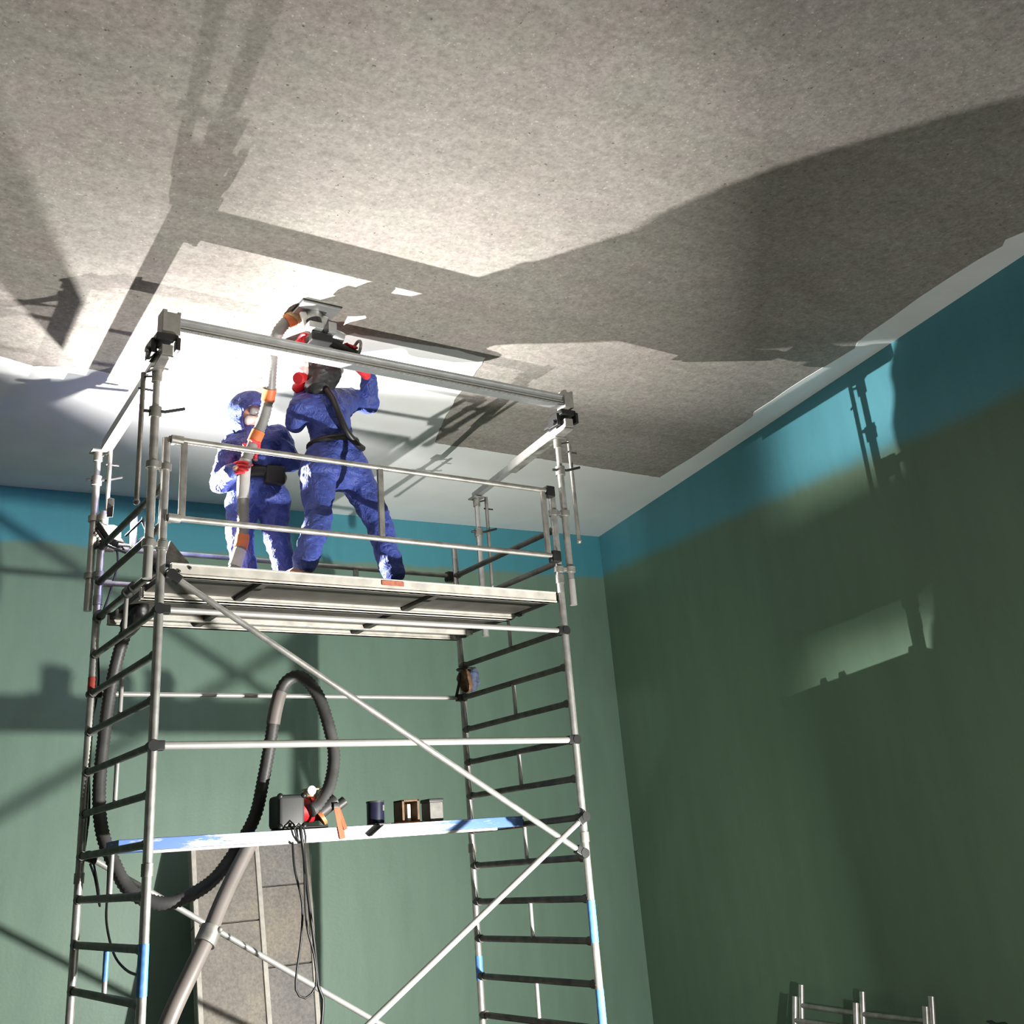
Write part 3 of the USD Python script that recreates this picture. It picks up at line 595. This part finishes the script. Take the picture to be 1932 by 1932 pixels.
part(pa, 'head_strap', [sweep([PA(0.55 * math.cos(a) - 0.15, 0.45 + 0.62 * math.cos(a) * 0.3, 1.06 * math.sin(a)) if True else None for a in np.linspace(-1.9, 1.9, 15)], 0.011, 6), sweep([PA(-1.25 * math.cos(a) - 0.1, 0.75, 1.12 * math.sin(a)) for a in np.linspace(-1.6, 1.6, 15)], 0.013, 6)], 'cloth_grey', True, 'grey headband')
part(pa, 'mask', organic([[(PA(0.75, -0.35, 0), 0.07), (PA(0.95, -0.4, 0), 0.055)], [(PA(0.75, 0.1, 0.3), 0.05), (PA(0.8, 0.1, -0.3), 0.05), (PA(0.8, 0.45, 0), 0.05)]], 0.015, 5), 'mask_white', True, 'white breathing mask')
for sgn in (-1, 1):
    a_, b_ = PA(0.75, -0.85, 0.40 * sgn), PA(0.98, -1.25, 0.85 * sgn)
    part(pa, 'filter', [tube(a_, b_, 0.036, 16, 0.050), tube(b_, b_ + (b_ - a_) * 0.25, 0.050, 16, 0.043)], 'filter_red', 40, 'red filter canister')
part(pa, 'harness_strap', [sweep(spline([at3(616, 735, .17), at3(628, 752, .13), at3(640, 782, .10), at3(655, 815, .12), at3(674, 838, .18), at3(684, 846, .26)]), 0.026, 8)], 'black', True, 'black strap down the back')
wb = A['waist'] + (0, 0, -0.005)
part(pa, 'belt', sweep([wb + np.array([0.185 * math.cos(a), 0.185 * math.sin(a), 0.02 * math.cos(a)]) for a in np.linspace(0, 2 * math.pi, 25)], 0.024, 8), 'black', True, 'black waist belt')

# the worker who holds the hose: stooping towards the picture's right
Bj = dict(hip=at3(490, 935, 0.8), waist=at3(487, 905, 0.78), chest=at3(484, 850, 0.74), neck=at3(473, 812, 0.76), head=at3(470, 780, 0.76),
          shL=at3(524, 822, 0.7), shR=at3(436, 842, 0.88), elL=at3(550, 872, 0.68), wrL=at3(492, 866, 0.6), elR=at3(416, 912, 0.84), wrR=at3(440, 889, 0.62),
          hpL=at3(516, 945, 0.82), hpR=at3(458, 945, 0.84), knL=at3(520, 1005, 0.82), knR=at3(452, 1010, 0.8))
boots(Bj, 'L', at3(545, 1070, 0.96)[0], 0.92, at3(545, 1070, 0.96)[0] + 0.09, 0.79); boots(Bj, 'R', at3(462, 1062, 0.90)[0], 0.86, at3(462, 1062, 0.90)[0] + 0.08, 0.74)
RB = dict(sh=0.088, chest=0.155, waist=0.150, hip=0.135, el=0.078, wr=0.062, kn=0.096, an=0.084)
fB = np.array([0.16, -0.86, -0.40]); uB = np.array([0.12, -0.42, 0.9])
pb, PB = person('person', 'worker in hooded blue coverall and red gloves holding the hose on the left', Bj, fB, fB, uB, RB, 8)
hoodB = as_mesh(m3.Manifold.batch_boolean([hull([(PB(-0.25, 0.2, 0), 0.158), (PB(0.15, 0.35, 0), 0.15)]), hull([(PB(-0.3, -0.3, 0), 0.14), (Bj['neck'], 0.13), (Bj['chest'] + (0, 0, 0.10), 0.12)])], m3.OpType.Add)
        .refine_to_length(0.022) - hull([(PB(1.2, -0.15, 0), 0.112), (PB(0.72, -0.12, 0), 0.095), (PB(1.2, -0.6, 0), 0.09)]))
hoodB.merge_vertices(); trimesh.smoothing.filter_taubin(hoodB, 0.5, -0.53, 6)
hv = np.asarray(hoodB.vertices); hoodB.vertices = hv + hoodB.vertex_normals * ((meshkit.fbm(hv * 13, 3, 5) - 0.5) * 0.03)[:, None]
part(pb, 'hood', hoodB, 'coverall', True, 'blue hood drawn round the face')
part(pb, 'goggles', [organic([[(PB(0.95, 0.2, 0.32), 0.035), (PB(1.02, 0.2, 0), 0.03), (PB(0.95, 0.2, -0.32), 0.035)]], 0.012, 4)], 'goggle', True, 'dark goggles')
part(pb, 'eye', [ball(PB(0.93, 0.12, 0.36), 0.014), ball(PB(0.93, 0.12, -0.36), 0.014)], 'eye', True)
part(pb, 'mask', organic([[(PB(0.78, -0.5, 0.2), 0.05), (PB(0.78, -0.5, -0.2), 0.05), (PB(1.05, -0.42, 0), 0.04), (PB(0.7, -0.85, 0), 0.045)]], 0.014, 5), 'mask_white', True, 'white half mask')
part(pb, 'belt', sweep([Bj['waist'] + np.array([0.175 * math.cos(a), 0.165 * math.sin(a), 0.015]) for a in np.linspace(0, 2 * math.pi, 25)], 0.05, 8), 'black', True, 'broad black belt')
part(pb, 'pouch', rbox(Bj['waist'] + [-0.02, -0.22, -0.09], Bj['waist'] + [0.14, -0.14, 0.06], 0.02), 'black', True, 'black pouch on the belt')

# ------------------------------------------------------------------ upper vacuum hose
hp = [at3(541, 606, .02), at3(524, 628, .05), at3(514, 662, .14), at3(511, 700, .27), at3(507, 745, .39), at3(495, 795, .48), at3(477, 838, .54), at3(463, 872, .57), at3(459, 920, .58), at3(459, 975, .57), at3(456, 1022, .57), at3(443, 1068, .57), at3(438, 1082, .61)]
uh = thing('vacuum_hose', 'grey suction hose running from the ceiling grinder down past the hooded worker', 'hose', hp[-1])
part(uh, 'hose_line', hose(hp, 0.044), 'hose_grey', True)
def cuff(path, i0, i1, r): return sweep(resample(spline(path)[i0:i1], 0.03), r, 16)
dense = spline(hp)
def near(px, py):
    uvs = [((v - CAM) @ R_ / ((v - CAM) @ F_) * FPX + CX, -((v - CAM) @ U_) / ((v - CAM) @ F_) * FPX + CY) for v in dense]
    return int(np.argmin([(a - px) ** 2 + (b - py) ** 2 for a, b in uvs]))
for (px, py), n_, m_, lb in (((507, 745), 3, 'orange', 'orange coupling ring'), ((484, 824), 3, 'orange', 'orange coupling ring'), ((456, 1022), 3, 'orange', 'orange coupling ring'), ((446, 1055), 4, 'white_cuff', 'white hose cuff'), ((461, 905), 9, 'white_cuff', 'white sleeve on the hose')):
    i = near(px, py); seg = dense[max(0, i - n_):i + n_ + 1]
    part(uh, 'cuff', sweep(seg, 0.053 if 'ring' in lb else 0.049, 16), m_, 40, lb)
ax_h = dense[near(463, 872) - 3] - dense[near(463, 872) + 3]
gi = dense[near(461, 886)]; gj = dense[near(472, 850)]
hand(pb, Bj['wrR'], gi, ax_h, 'glove_red', 'glove', 0.047, 1); hand(pb, Bj['wrL'], gj, ax_h, 'glove_red', 'glove', 0.047, 1)

# ------------------------------------------------------------------ ceiling grinder
gx, gy = at_z(583, 585, ZC)[:2]
tool = thing('ceiling_grinder', 'grey ceiling grinder pressed against the soffit above the right worker', 'grinder', (gx, gy, ZC - 0.25))
c = np.array([gx, gy, ZC])
part(tool, 'shroud', [rbox(c + [-0.11, -0.15, -0.028], c + [0.20, 0.14, -0.006], 0.008)], 'rail_grey', 40, 'flat grey dust shroud')
part(tool, 'brush_skirt', [box(c + [-0.115, -0.155, -0.008], c + [0.205, -0.145, -0.001]), box(c + [-0.115, 0.135, -0.008], c + [0.205, 0.145, -0.001]), box(c + [-0.115, -0.15, -0.008], c + [-0.105, 0.14, -0.001]), box(c + [0.195, -0.15, -0.008], c + [0.205, 0.14, -0.001])], 'dark_rubber', False, 'dark brush skirt')
part(tool, 'yoke', [obar(c + [-0.06, -0.02, -0.04], c + [-0.02, -0.02, -0.18], 0.03, 0.05), obar(c + [0.12, -0.02, -0.04], c + [0.08, -0.02, -0.18], 0.03, 0.05), tube(c + [0.03, 0.0, -0.03], c + [0.03, 0.0, -0.10], 0.07, 18)], 'aluminium')
part(tool, 'motor', [tube(c + [0.02, -0.03, -0.10], c + [0.05, -0.05, -0.24], 0.062, 18, 0.055), rbox(c + [-0.03, -0.11, -0.30], c + [0.15, 0.03, -0.22], 0.02)], 'black')
tb0, tb1 = c + [0.06, -0.02, -0.16], c + [0.40, 0.02, -0.20]
part(tool, 'gear_housing', [tube(tb0, tb0 + (tb1 - tb0) * 0.62, 0.058, 18, 0.050)], 'rail_grey')
part(tool, 'handle_motor', [tube(tb0 + (tb1 - tb0) * 0.25 - [0, 0, 0.085], tb1 - [0, 0, 0.10], 0.045, 16)], 'machine_grey')
part(tool, 'hand_wheel', sweep([tb1 + np.array([0.012 * math.cos(a), 0.075 * math.sin(a), 0.075 * math.cos(a) - 0.05]) for a in np.linspace(0, 2 * math.pi, 21)], 0.012, 8), 'plate_grey', True)
part(tool, 'lever', sweep(spline([tb1 + [0.0, 0.0, -0.06], tb1 + [0.06, -0.02, -0.12], tb1 + [0.16, -0.04, -0.15], tb1 + [0.28, -0.05, -0.17]]), 0.009, 6), 'dark_rubber', True, 'thin dark lever')
part(tool, 'suction_port', [tube(at3(553, 600, .0), at3(540, 607, .02), 0.062, 16, 0.055)], 'orange', 40, 'orange suction coupling')
part(tool, 'port_ring', [tube(at3(560, 590, -.02), at3(551, 602, .0), 0.075, 16, 0.064)], 'brass', 40, 'tan clamp ring')
part(tool, 'wing_nut', [ball(at3(531, 582, .0), 0.026, (1, 1, 1.3)), ball(at3(556, 578, .0), 0.024, (1.4, 1, 1)), tube(at3(531, 586, .0), at3(560, 592, .0), 0.012)], 'brass', True)
part(tool, 'counterweight', [rbox(c + [-0.06, -0.14, -0.215], c + [0.06, -0.05, -0.16], 0.012), rbox(c + [0.10, -0.13, -0.22], c + [0.17, -0.04, -0.13], 0.01)], 'rail_grey', 40, 'grey plastic cover')
part(tool, 'spindle', [tube(c + [0.03, 0, -0.03], c + [0.03, 0, -0.004], 0.02)], 'dark_rubber')
hand(pa, A['wrR'], tb1 + (tb0 - tb1) * 0.20 - np.array([0, 0, 0.095]), tb1 - tb0, 'glove_red', 'glove', 0.045, -1)
hand(pa, A['wrL'], c + [0.0, 0.04, -0.26], np.array([1.0, 0.1, 0.0]), 'glove_red', 'glove', 0.05, -1)

# ------------------------------------------------------------------ toe plank with the suction unit
YP = 0.72
plank = thing('scaffold_plank', 'blue and white painted plank lying across the tower below the deck', 'plank', (1.6, YP + 0.15, -1.40))
part(plank, 'board', [rbox((0.02, YP, -1.415), (L - 0.05, YP + 0.30, -1.338), 0.006)], 'toe_paint', 40)
part(plank, 'lower_edge', [rbox((0.2, YP - 0.004, -1.432), (L - 0.30, YP + 0.02, -1.412), 0.003)], 'white_cuff', 40)
part(plank, 'end_hook', [obar((L - 0.10, YP + 0.1, -1.40), (L + 0.01, YP + 0.1, -1.385), 0.06, 0.05), obar((L - 0.10, YP + 0.22, -1.40), (L + 0.01, YP + 0.22, -1.385), 0.06, 0.05)], 'red_paint', 40, 'dark red end hook')
unit = thing('suction_unit', 'dark grey suction unit strapped to the plank under the hose loop', 'machine', (1.35, YP + 0.15, -1.338))
part(unit, 'casing', rbox((1.13, YP + 0.04, -1.325), (1.33, YP + 0.26, -1.10), 0.03), 'machine_grey')
part(unit, 'corner_guard', [ball((x, YP + 0.05, z), 0.022) for x in (1.14, 1.32) for z in (-1.315, -1.11)], 'black', True)
part(unit, 'motor', [tube((1.33, YP + 0.14, -1.20), (1.46, YP + 0.12, -1.20), 0.085, 18), tube((1.38, YP + 0.12, -1.20), (1.41, YP + 0.12, -1.20), 0.094, 18)], 'filter_red', 40, 'dark red motor')
part(unit, 'motor_cap', [tube((1.40, YP + 0.12, -1.13), (1.40, YP + 0.12, -1.07), 0.05, 16), rbox((1.35, YP + 0.07, -1.075), (1.47, YP + 0.17, -1.06), 0.01)], 'brass', 40, 'tan cap')
part(unit, 'gauge', tube((1.375, YP + 0.05, -1.08), (1.375, YP + 0.03, -1.08), 0.033, 16), 'mask_white', 40, 'white gauge')
part(unit, 'valve', [tube((1.42, YP + 0.05, -1.25), (1.56, YP + 0.05, -1.15), 0.05, 16), tube((1.56, YP + 0.04, -1.21), (1.63, YP + 0.03, -1.16), 0.035, 12)], 'dark_rubber', 40)
part(unit, 'foot', [rbox((1.16, YP + 0.03, -1.338), (1.50, YP + 0.27, -1.318), 0.006)], 'black')
part(unit, 'outlet_ring', [tube((1.44, YP + 0.05, -1.27), (1.46, YP + 0.045, -1.255), 0.062, 16)], 'orange', 40, 'orange outlet ring')
strap = thing('ratchet_strap', 'orange strap hanging from the suction unit over the plank edge', 'strap', (1.58, YP, -1.40))
part(strap, 'webbing', [obar((1.545, YP - 0.008, -1.19), (1.592, YP - 0.008, -1.42), 0.004, 0.045, up=(1, 0, 0), r=0.0015), obar((1.56, YP + 0.0, -1.20), (1.615, YP - 0.014, -1.36), 0.004, 0.03, up=(1, 0, 0), r=0.0015)], 'orange_strap', False)
part(strap, 'buckle', rbox((1.52, YP - 0.02, -1.21), (1.57, YP + 0.01, -1.175), 0.006), 'black')
can = thing('paint_can', 'dark blue can standing on the plank', 'can', (1.93, YP + 0.13, -1.338))
part(can, 'can_body', tube((1.93, YP + 0.13, -1.338), (1.93, YP + 0.13, -1.172), 0.066, 20), 'can_blue'); part(can, 'rim', [tube((1.93, YP + 0.13, -1.180), (1.93, YP + 0.13, -1.168), 0.069, 20), tube((1.93, YP + 0.13, -1.338), (1.93, YP + 0.13, -1.328), 0.069, 20)], 'dark_rubber')
part(can, 'can_label', tube((1.965, YP + 0.095, -1.24), (1.965, YP + 0.095, -1.20), 0.022, 10), 'box_grey', 40, 'pale label')
solo('cloth', [obar((1.90, YP - 0.006, -1.345), (1.80, YP - 0.006, -1.415), 0.006, 0.10, up=(1, 0, 0.4), r=0.002), rbox((1.86, YP - 0.006, -1.338), (1.99, YP + 0.08, -1.330), 0.003)], 'dark_rubber', 'dark rag lying over the plank edge under the blue can', 'rag', False)
wb_ = thing('open_box', 'small brown box with open front on the plank, right of the can', 'box', (2.19, YP + 0.13, -1.338))
part(wb_, 'box_frame', [rbox((2.12, YP + 0.06, -1.338), (2.27, YP + 0.2, -1.325), 0.003), rbox((2.12, YP + 0.06, -1.185), (2.27, YP + 0.2, -1.172), 0.003), rbox((2.12, YP + 0.06, -1.338), (2.14, YP + 0.2, -1.172), 0.003), rbox((2.25, YP + 0.06, -1.338), (2.27, YP + 0.2, -1.172), 0.003), rbox((2.12, YP + 0.19, -1.338), (2.27, YP + 0.2, -1.172), 0.003)], 'wood_brown')
part(wb_, 'content', rbox((2.185, YP + 0.10, -1.325), (2.215, YP + 0.16, -1.20), 0.005), 'white_cuff', 40, 'pale stick inside')
part(wb_, 'base_board', rbox((2.04, YP + 0.03, -1.338), (2.29, YP + 0.22, -1.3305), 0.002), 'orange', 40)
gb = thing('grey_tin', 'small grey tin on the plank, right of the brown box', 'tin', (2.42, YP + 0.13, -1.338))
part(gb, 'tin_body', rbox((2.36, YP + 0.06, -1.338), (2.48, YP + 0.2, -1.195), 0.012), 'box_grey'); part(gb, 'lid', rbox((2.355, YP + 0.055, -1.200), (2.485, YP + 0.205, -1.172), 0.008), 'machine_grey')

# ------------------------------------------------------------------ dark hose loop and the big hose to the floor
ha = [at3(292, 1045, .75), at3(284, 1085, .9), at3(262, 1135, 1.15), at3(243, 1180, 1.35), at3(225, 1230, 1.45), at3(207, 1310, 1.52), at3(194, 1410, 1.54), at3(187, 1500, 1.52), at3(193, 1570, 1.48), at3(213, 1625, 1.40), at3(245, 1680, 1.30), at3(300, 1704, 1.22), at3(350, 1693, 1.18), at3(405, 1658, 1.16), at3(448, 1600, 1.14),
      at3(481, 1540, 1.10), at3(497, 1470, 1.08), at3(510, 1400, 1.05), at3(521, 1335, 1.02), at3(537, 1290, 1.00), at3(566, 1276, .96), at3(596, 1305, .92), at3(616, 1355, .88), at3(630, 1420, .84), at3(623, 1478, .80), at3(604, 1515, .77), at3(586, 1530, .75)]
dh = thing('suction_hose', 'dark ribbed hose looping down the left posts and up over the plank', 'hose', ha[12])
part(dh, 'hose_line', hose(ha, 0.046, 0.007, 0.030), 'hose_dark', True)
dd = spline(ha)
part(dh, 'coupling', [sweep(dd[12 * 2:12 * 2 + 14], 0.064, 16)], 'dark_rubber', 40, 'thick dark coupling'); part(dh, 'coupling', [sweep(dd[12 * 17 + 6:12 * 18 + 8], 0.052, 16)], 'hose_taupe', 40, 'scuffed grey sleeve')
hb_ = [at3(478, 1580, 1.06), at3(468, 1600, 1.04), at3(440, 1655, 1.00), at3(414, 1712, .95), at3(393, 1765, .90), at3(360, 1835, .84), at3(327, 1905, .80), at3(300, 1975, .78), at3(280, 2050, .80)]
hb_.append(np.array([hb_[-1][0] - 0.05, 0.6, -3.6])); hb_.append(np.array([hb_[-1][0] - 0.3, 0.3, ZF + 0.07])); hb_.append(np.array([hb_[-1][0] - 1.0, 0.1, ZF + 0.07]))
bh = thing('drain_hose', 'thick smooth grey brown hose slanting down in front of the concrete boards', 'hose', hb_[-1])
part(bh, 'hose_line', sweep(resample(spline(hb_), 0.04), np.linspace(0.052, 0.068, len(resample(spline(hb_), 0.04))), 18), 'hose_taupe', True)
dB = spline(hb_)
part(bh, 'joint_clamp', [sweep(dB[12 * 4 - 3:12 * 4 + 4], 0.072, 18), ball(dB[12 * 4] + [0.06, -0.05, 0.03], 0.02)], 'aluminium_dull', 40, 'metal joint clamp')
# grey sheet hanging at the left end of the deck
sheet = trimesh.Trimesh(*(lambda V: (V, [[0, 1, 2], [0, 2, 3], [4, 6, 5], [4, 7, 6], [0, 4, 5], [0, 5, 1], [1, 5, 6], [1, 6, 2], [2, 6, 7], [2, 7, 3], [3, 7, 4], [3, 4, 0]]))(np.vstack([[at3(322, 1020, .25), at3(357, 1062, .25), at3(330, 1070, .28), at3(308, 1060, .28)], [at3(322, 1020, .25) + [0, .03, 0], at3(357, 1062, .25) + [0, .03, 0], at3(330, 1070, .28) + [0, .03, 0], at3(308, 1060, .28) + [0, .03, 0]]])), process=False)
sheet = sheet.subdivide().subdivide().subdivide(); sv = np.asarray(sheet.vertices); sheet.vertices = sv + np.c_[np.zeros(len(sv)), (meshkit.fbm(sv * 11, 3, 2) - .5) * 0.05, (meshkit.fbm(sv * 9, 3, 4) - .5) * 0.02]
solo('dust_sheet', sheet, 'cloth_grey', 'grey dust sheet crumpled on the left end of the deck', 'sheet', True)
bag = organic([[(at3(268, 1150, 1.0), 0.06), (at3(248, 1180, 1.2), 0.055)], [(at3(290, 1118, .7), 0.045), (at3(283, 1112, .75), 0.05)], [(at3(248, 1180, 1.2), 0.055), (at3(240, 1190, 1.25), 0.05)]], 0.02, 5, 0.01, 14, 6)
solo('tool_bag', bag, 'black', 'black bag hanging under the left end of the deck', 'bag', True)
pouch = thing('cable_bundle', 'bundle of brown and blue cloth tied to the far right post', 'bundle', at3(880, 1320, W))
pc = at3(878, 1282, W - 0.03)
part(pouch, 'pouch', organic([[(pc + [0, 0, 0.05], 0.045), (pc + [0.01, 0, -0.06], 0.055)], [(pc + [-0.05, 0, 0.02], 0.035), (pc + [-0.02, 0, -0.05], 0.04)]], 0.015, 4, 0.008, 18, 3), 'wood_brown', True, 'brown pouch')
part(pouch, 'wrap', organic([[(pc + [0.08, 0.0, 0.06], 0.05), (pc + [0.07, 0, -0.06], 0.045)], [(pc + [0.10, 0.02, 0.03], 0.035), (pc + [0.12, 0, -0.02], 0.03)]], 0.015, 4, 0.012, 18, 5), 'cloth_blue', True, 'blue cloth')
part(pouch, 'strap', [sweep(spline([pc + [-0.07, -0.02, 0.05], pc + [-0.085, -0.03, -0.03], pc + [-0.12, -0.02, -0.16]]), 0.014, 6), sweep([pc + np.array([0.07 * math.cos(a), 0.07 * math.sin(a), 0.09]) for a in np.linspace(0, 6.283, 17)], 0.01, 6)], 'black', True)

# ------------------------------------------------------------------ cables
def cable(pts, label, r=0.008):
    p = [np.asarray(q, float) for q in pts]
    solo('power_cable', sweep(resample(spline(p), 0.05), r, 6), 'black', label, 'cable', True)
cable([at3(566, 1560, YP - .03), at3(572, 1600, YP - .02), at3(578, 1660, .9), at3(585, 1720, 1.0), at3(594, 1790, 1.05), at3(600, 1860, 1.1), at3(606, 1940, 1.1), np.array([1.35, 1.2, ZF + 0.02]), np.array([1.1, 1.3, ZF + 0.02])], 'thicker black cable dropping straight from the plank past the boards', 0.012)
cable([at3(552, 1590, YP - .03), at3(556, 1640, .9), at3(570, 1705, 1.0), at3(568, 1770, 1.0), at3(559, 1840, 1.0), at3(559, 1870, 1.0), at3(573, 1884, 1.0), at3(590, 1872, 1.0), at3(597, 1850, 1.0), at3(592, 1800, 1.0), at3(578, 1740, .98), at3(574, 1640, .85), at3(572, 1590, YP - .03)], 'thin black cable hanging in a loop against the boards')
cable([at3(205, 1625, 1.4), at3(203, 1680, 1.2), at3(201, 1740, 1.0), at3(215, 1800, .7), at3(238, 1830, .45), at3(263, 1841, .2), at3(272, 1845, .05)], 'thin black cable swinging from the far left post to the near left post')
cable([at3(176, 1625, 1.5), at3(186, 1680, 1.4), at3(188, 1712, 1.4), at3(180, 1660, 1.45), at3(170, 1630, 1.5)], 'short black cable loop tied to the far left post')
cable([at3(566, 1590, YP - .02), at3(556, 1570, YP - .025), at3(558, 1556, YP - .025), at3(570, 1556, YP - .025), at3(576, 1575, YP - .025), at3(577, 1592, YP - .02)], 'small knot of black cord tied round the plank', 0.006)

# ------------------------------------------------------------------ concrete boards leaning behind the tower
z_t, y_t, lean = -1.30, 4.15, 0.42
nrm = np.array([0, 1.0, -lean]); nrm /= np.linalg.norm(nrm); back = nrm
def board(px_top, px_bot, shift, cuts, label, m_, edge_left, edge_right):
    """A leaning board, made of panels; px_*: its left and right edge in the photograph at two heights."""
    o = np.array([0, y_t, z_t]) + back * shift
    (l0, y0), (r0, _), (l1, y1), (r1, _) = px_top[0], px_top[1], px_bot[0], px_bot[1]
    A0, B0, A1, B1 = (at_plane(x, y, o, nrm) for x, y in ((l0, y0), (r0, y0), (l1, y1), (r1, y1)))
    def edge(P0, P1, z): t = (z - P0[2]) / (P1[2] - P0[2]); return P0 + (P1 - P0) * t
    t = thing('concrete_board', label, 'board', edge(A0, A1, ZF))
    zs = [z_t] + cuts + [ZF]
    for k in range(len(zs) - 1):
        za, zb = zs[k] - (0.008 if k else 0), zs[k + 1] + (0.008 if k < len(zs) - 2 else 0.0)
        front = [edge(A0, A1, za), edge(B0, B1, za), edge(B0, B1, zb), edge(A0, A1, zb)]
        V = np.vstack([front, [p + back * (0.09 + 0.004 * k) for p in front]])
        part(t, 'panel', m3.Manifold.hull_points(V), m_ if k % 2 == 0 else 'panel_concrete', False)
    for on, (P0, P1), off in ((edge_left, (A0, A1), 1), (edge_right, (B0, B1), -1)):
        if on:
            a, b = edge(P0, P1, z_t), edge(P0, P1, ZF)
            part(t, 'edge_strip', obar(a + [0.02 * off, -0.006, 0], b + [0.02 * off, -0.006, 0], 0.045, 0.03, up=back, r=0.004), 'panel_edge', 40, 'pale edge strip')
board(((360, 1610), (488, 1610)), ((374, 1932), (512, 1932)), 0.0, [-2.0, -3.2], 'wide concrete board leaning behind the hose', 'panel_concrete', True, True)
board(((490, 1610), (582, 1610)), ((512, 1932), (604, 1932)), 0.16, [-1.72, -2.42, -3.3], 'narrower concrete board leaning right of the wide one, behind the cables', 'panel_concrete_grey', False, True)

# ------------------------------------------------------------------ two scaffold frames leaning on the right wall
rn = np.array([*(-n_r), 0.0])
def rw(px, py, off): return at_plane(px, py, np.array([*CORNER, 0]) + rn * off, rn)
def lean_frame(pts, offs, label, rung):
    f = thing('scaffold_section', label, 'scaffold section', np.append(rw(*pts[1], offs)[:2], ZF), 'spare frames')
    tops_ = []
    for px, py in pts:
        p = rw(px, py, offs); q = np.array([*(p[:2] + rn[:2] * 0.25), ZF]); tops_.append((p, q))
        part(f, 'upright', tube(p, q, 0.026, 12), 'aluminium')
    for fr in (rung, 0.5, 0.9):
        for (p, q), (p2, q2) in zip(tops_[:-1], tops_[1:]):
            part(f, 'rung', tube(p + (q - p) * fr, p2 + (q2 - p2) * fr, 0.022, 10), 'aluminium_dull')
lean_frame([(1512, 1858), (1627, 1871), (1757, 1880)], 0.14, 'inner spare scaffold frame leaning on the right wall, its posts standing taller', 0.13)
lean_frame([(1500, 1880), (1615, 1892), (1746, 1899)], 0.20, 'outer spare scaffold frame leaning on the right wall, its posts ending lower', 0.16)
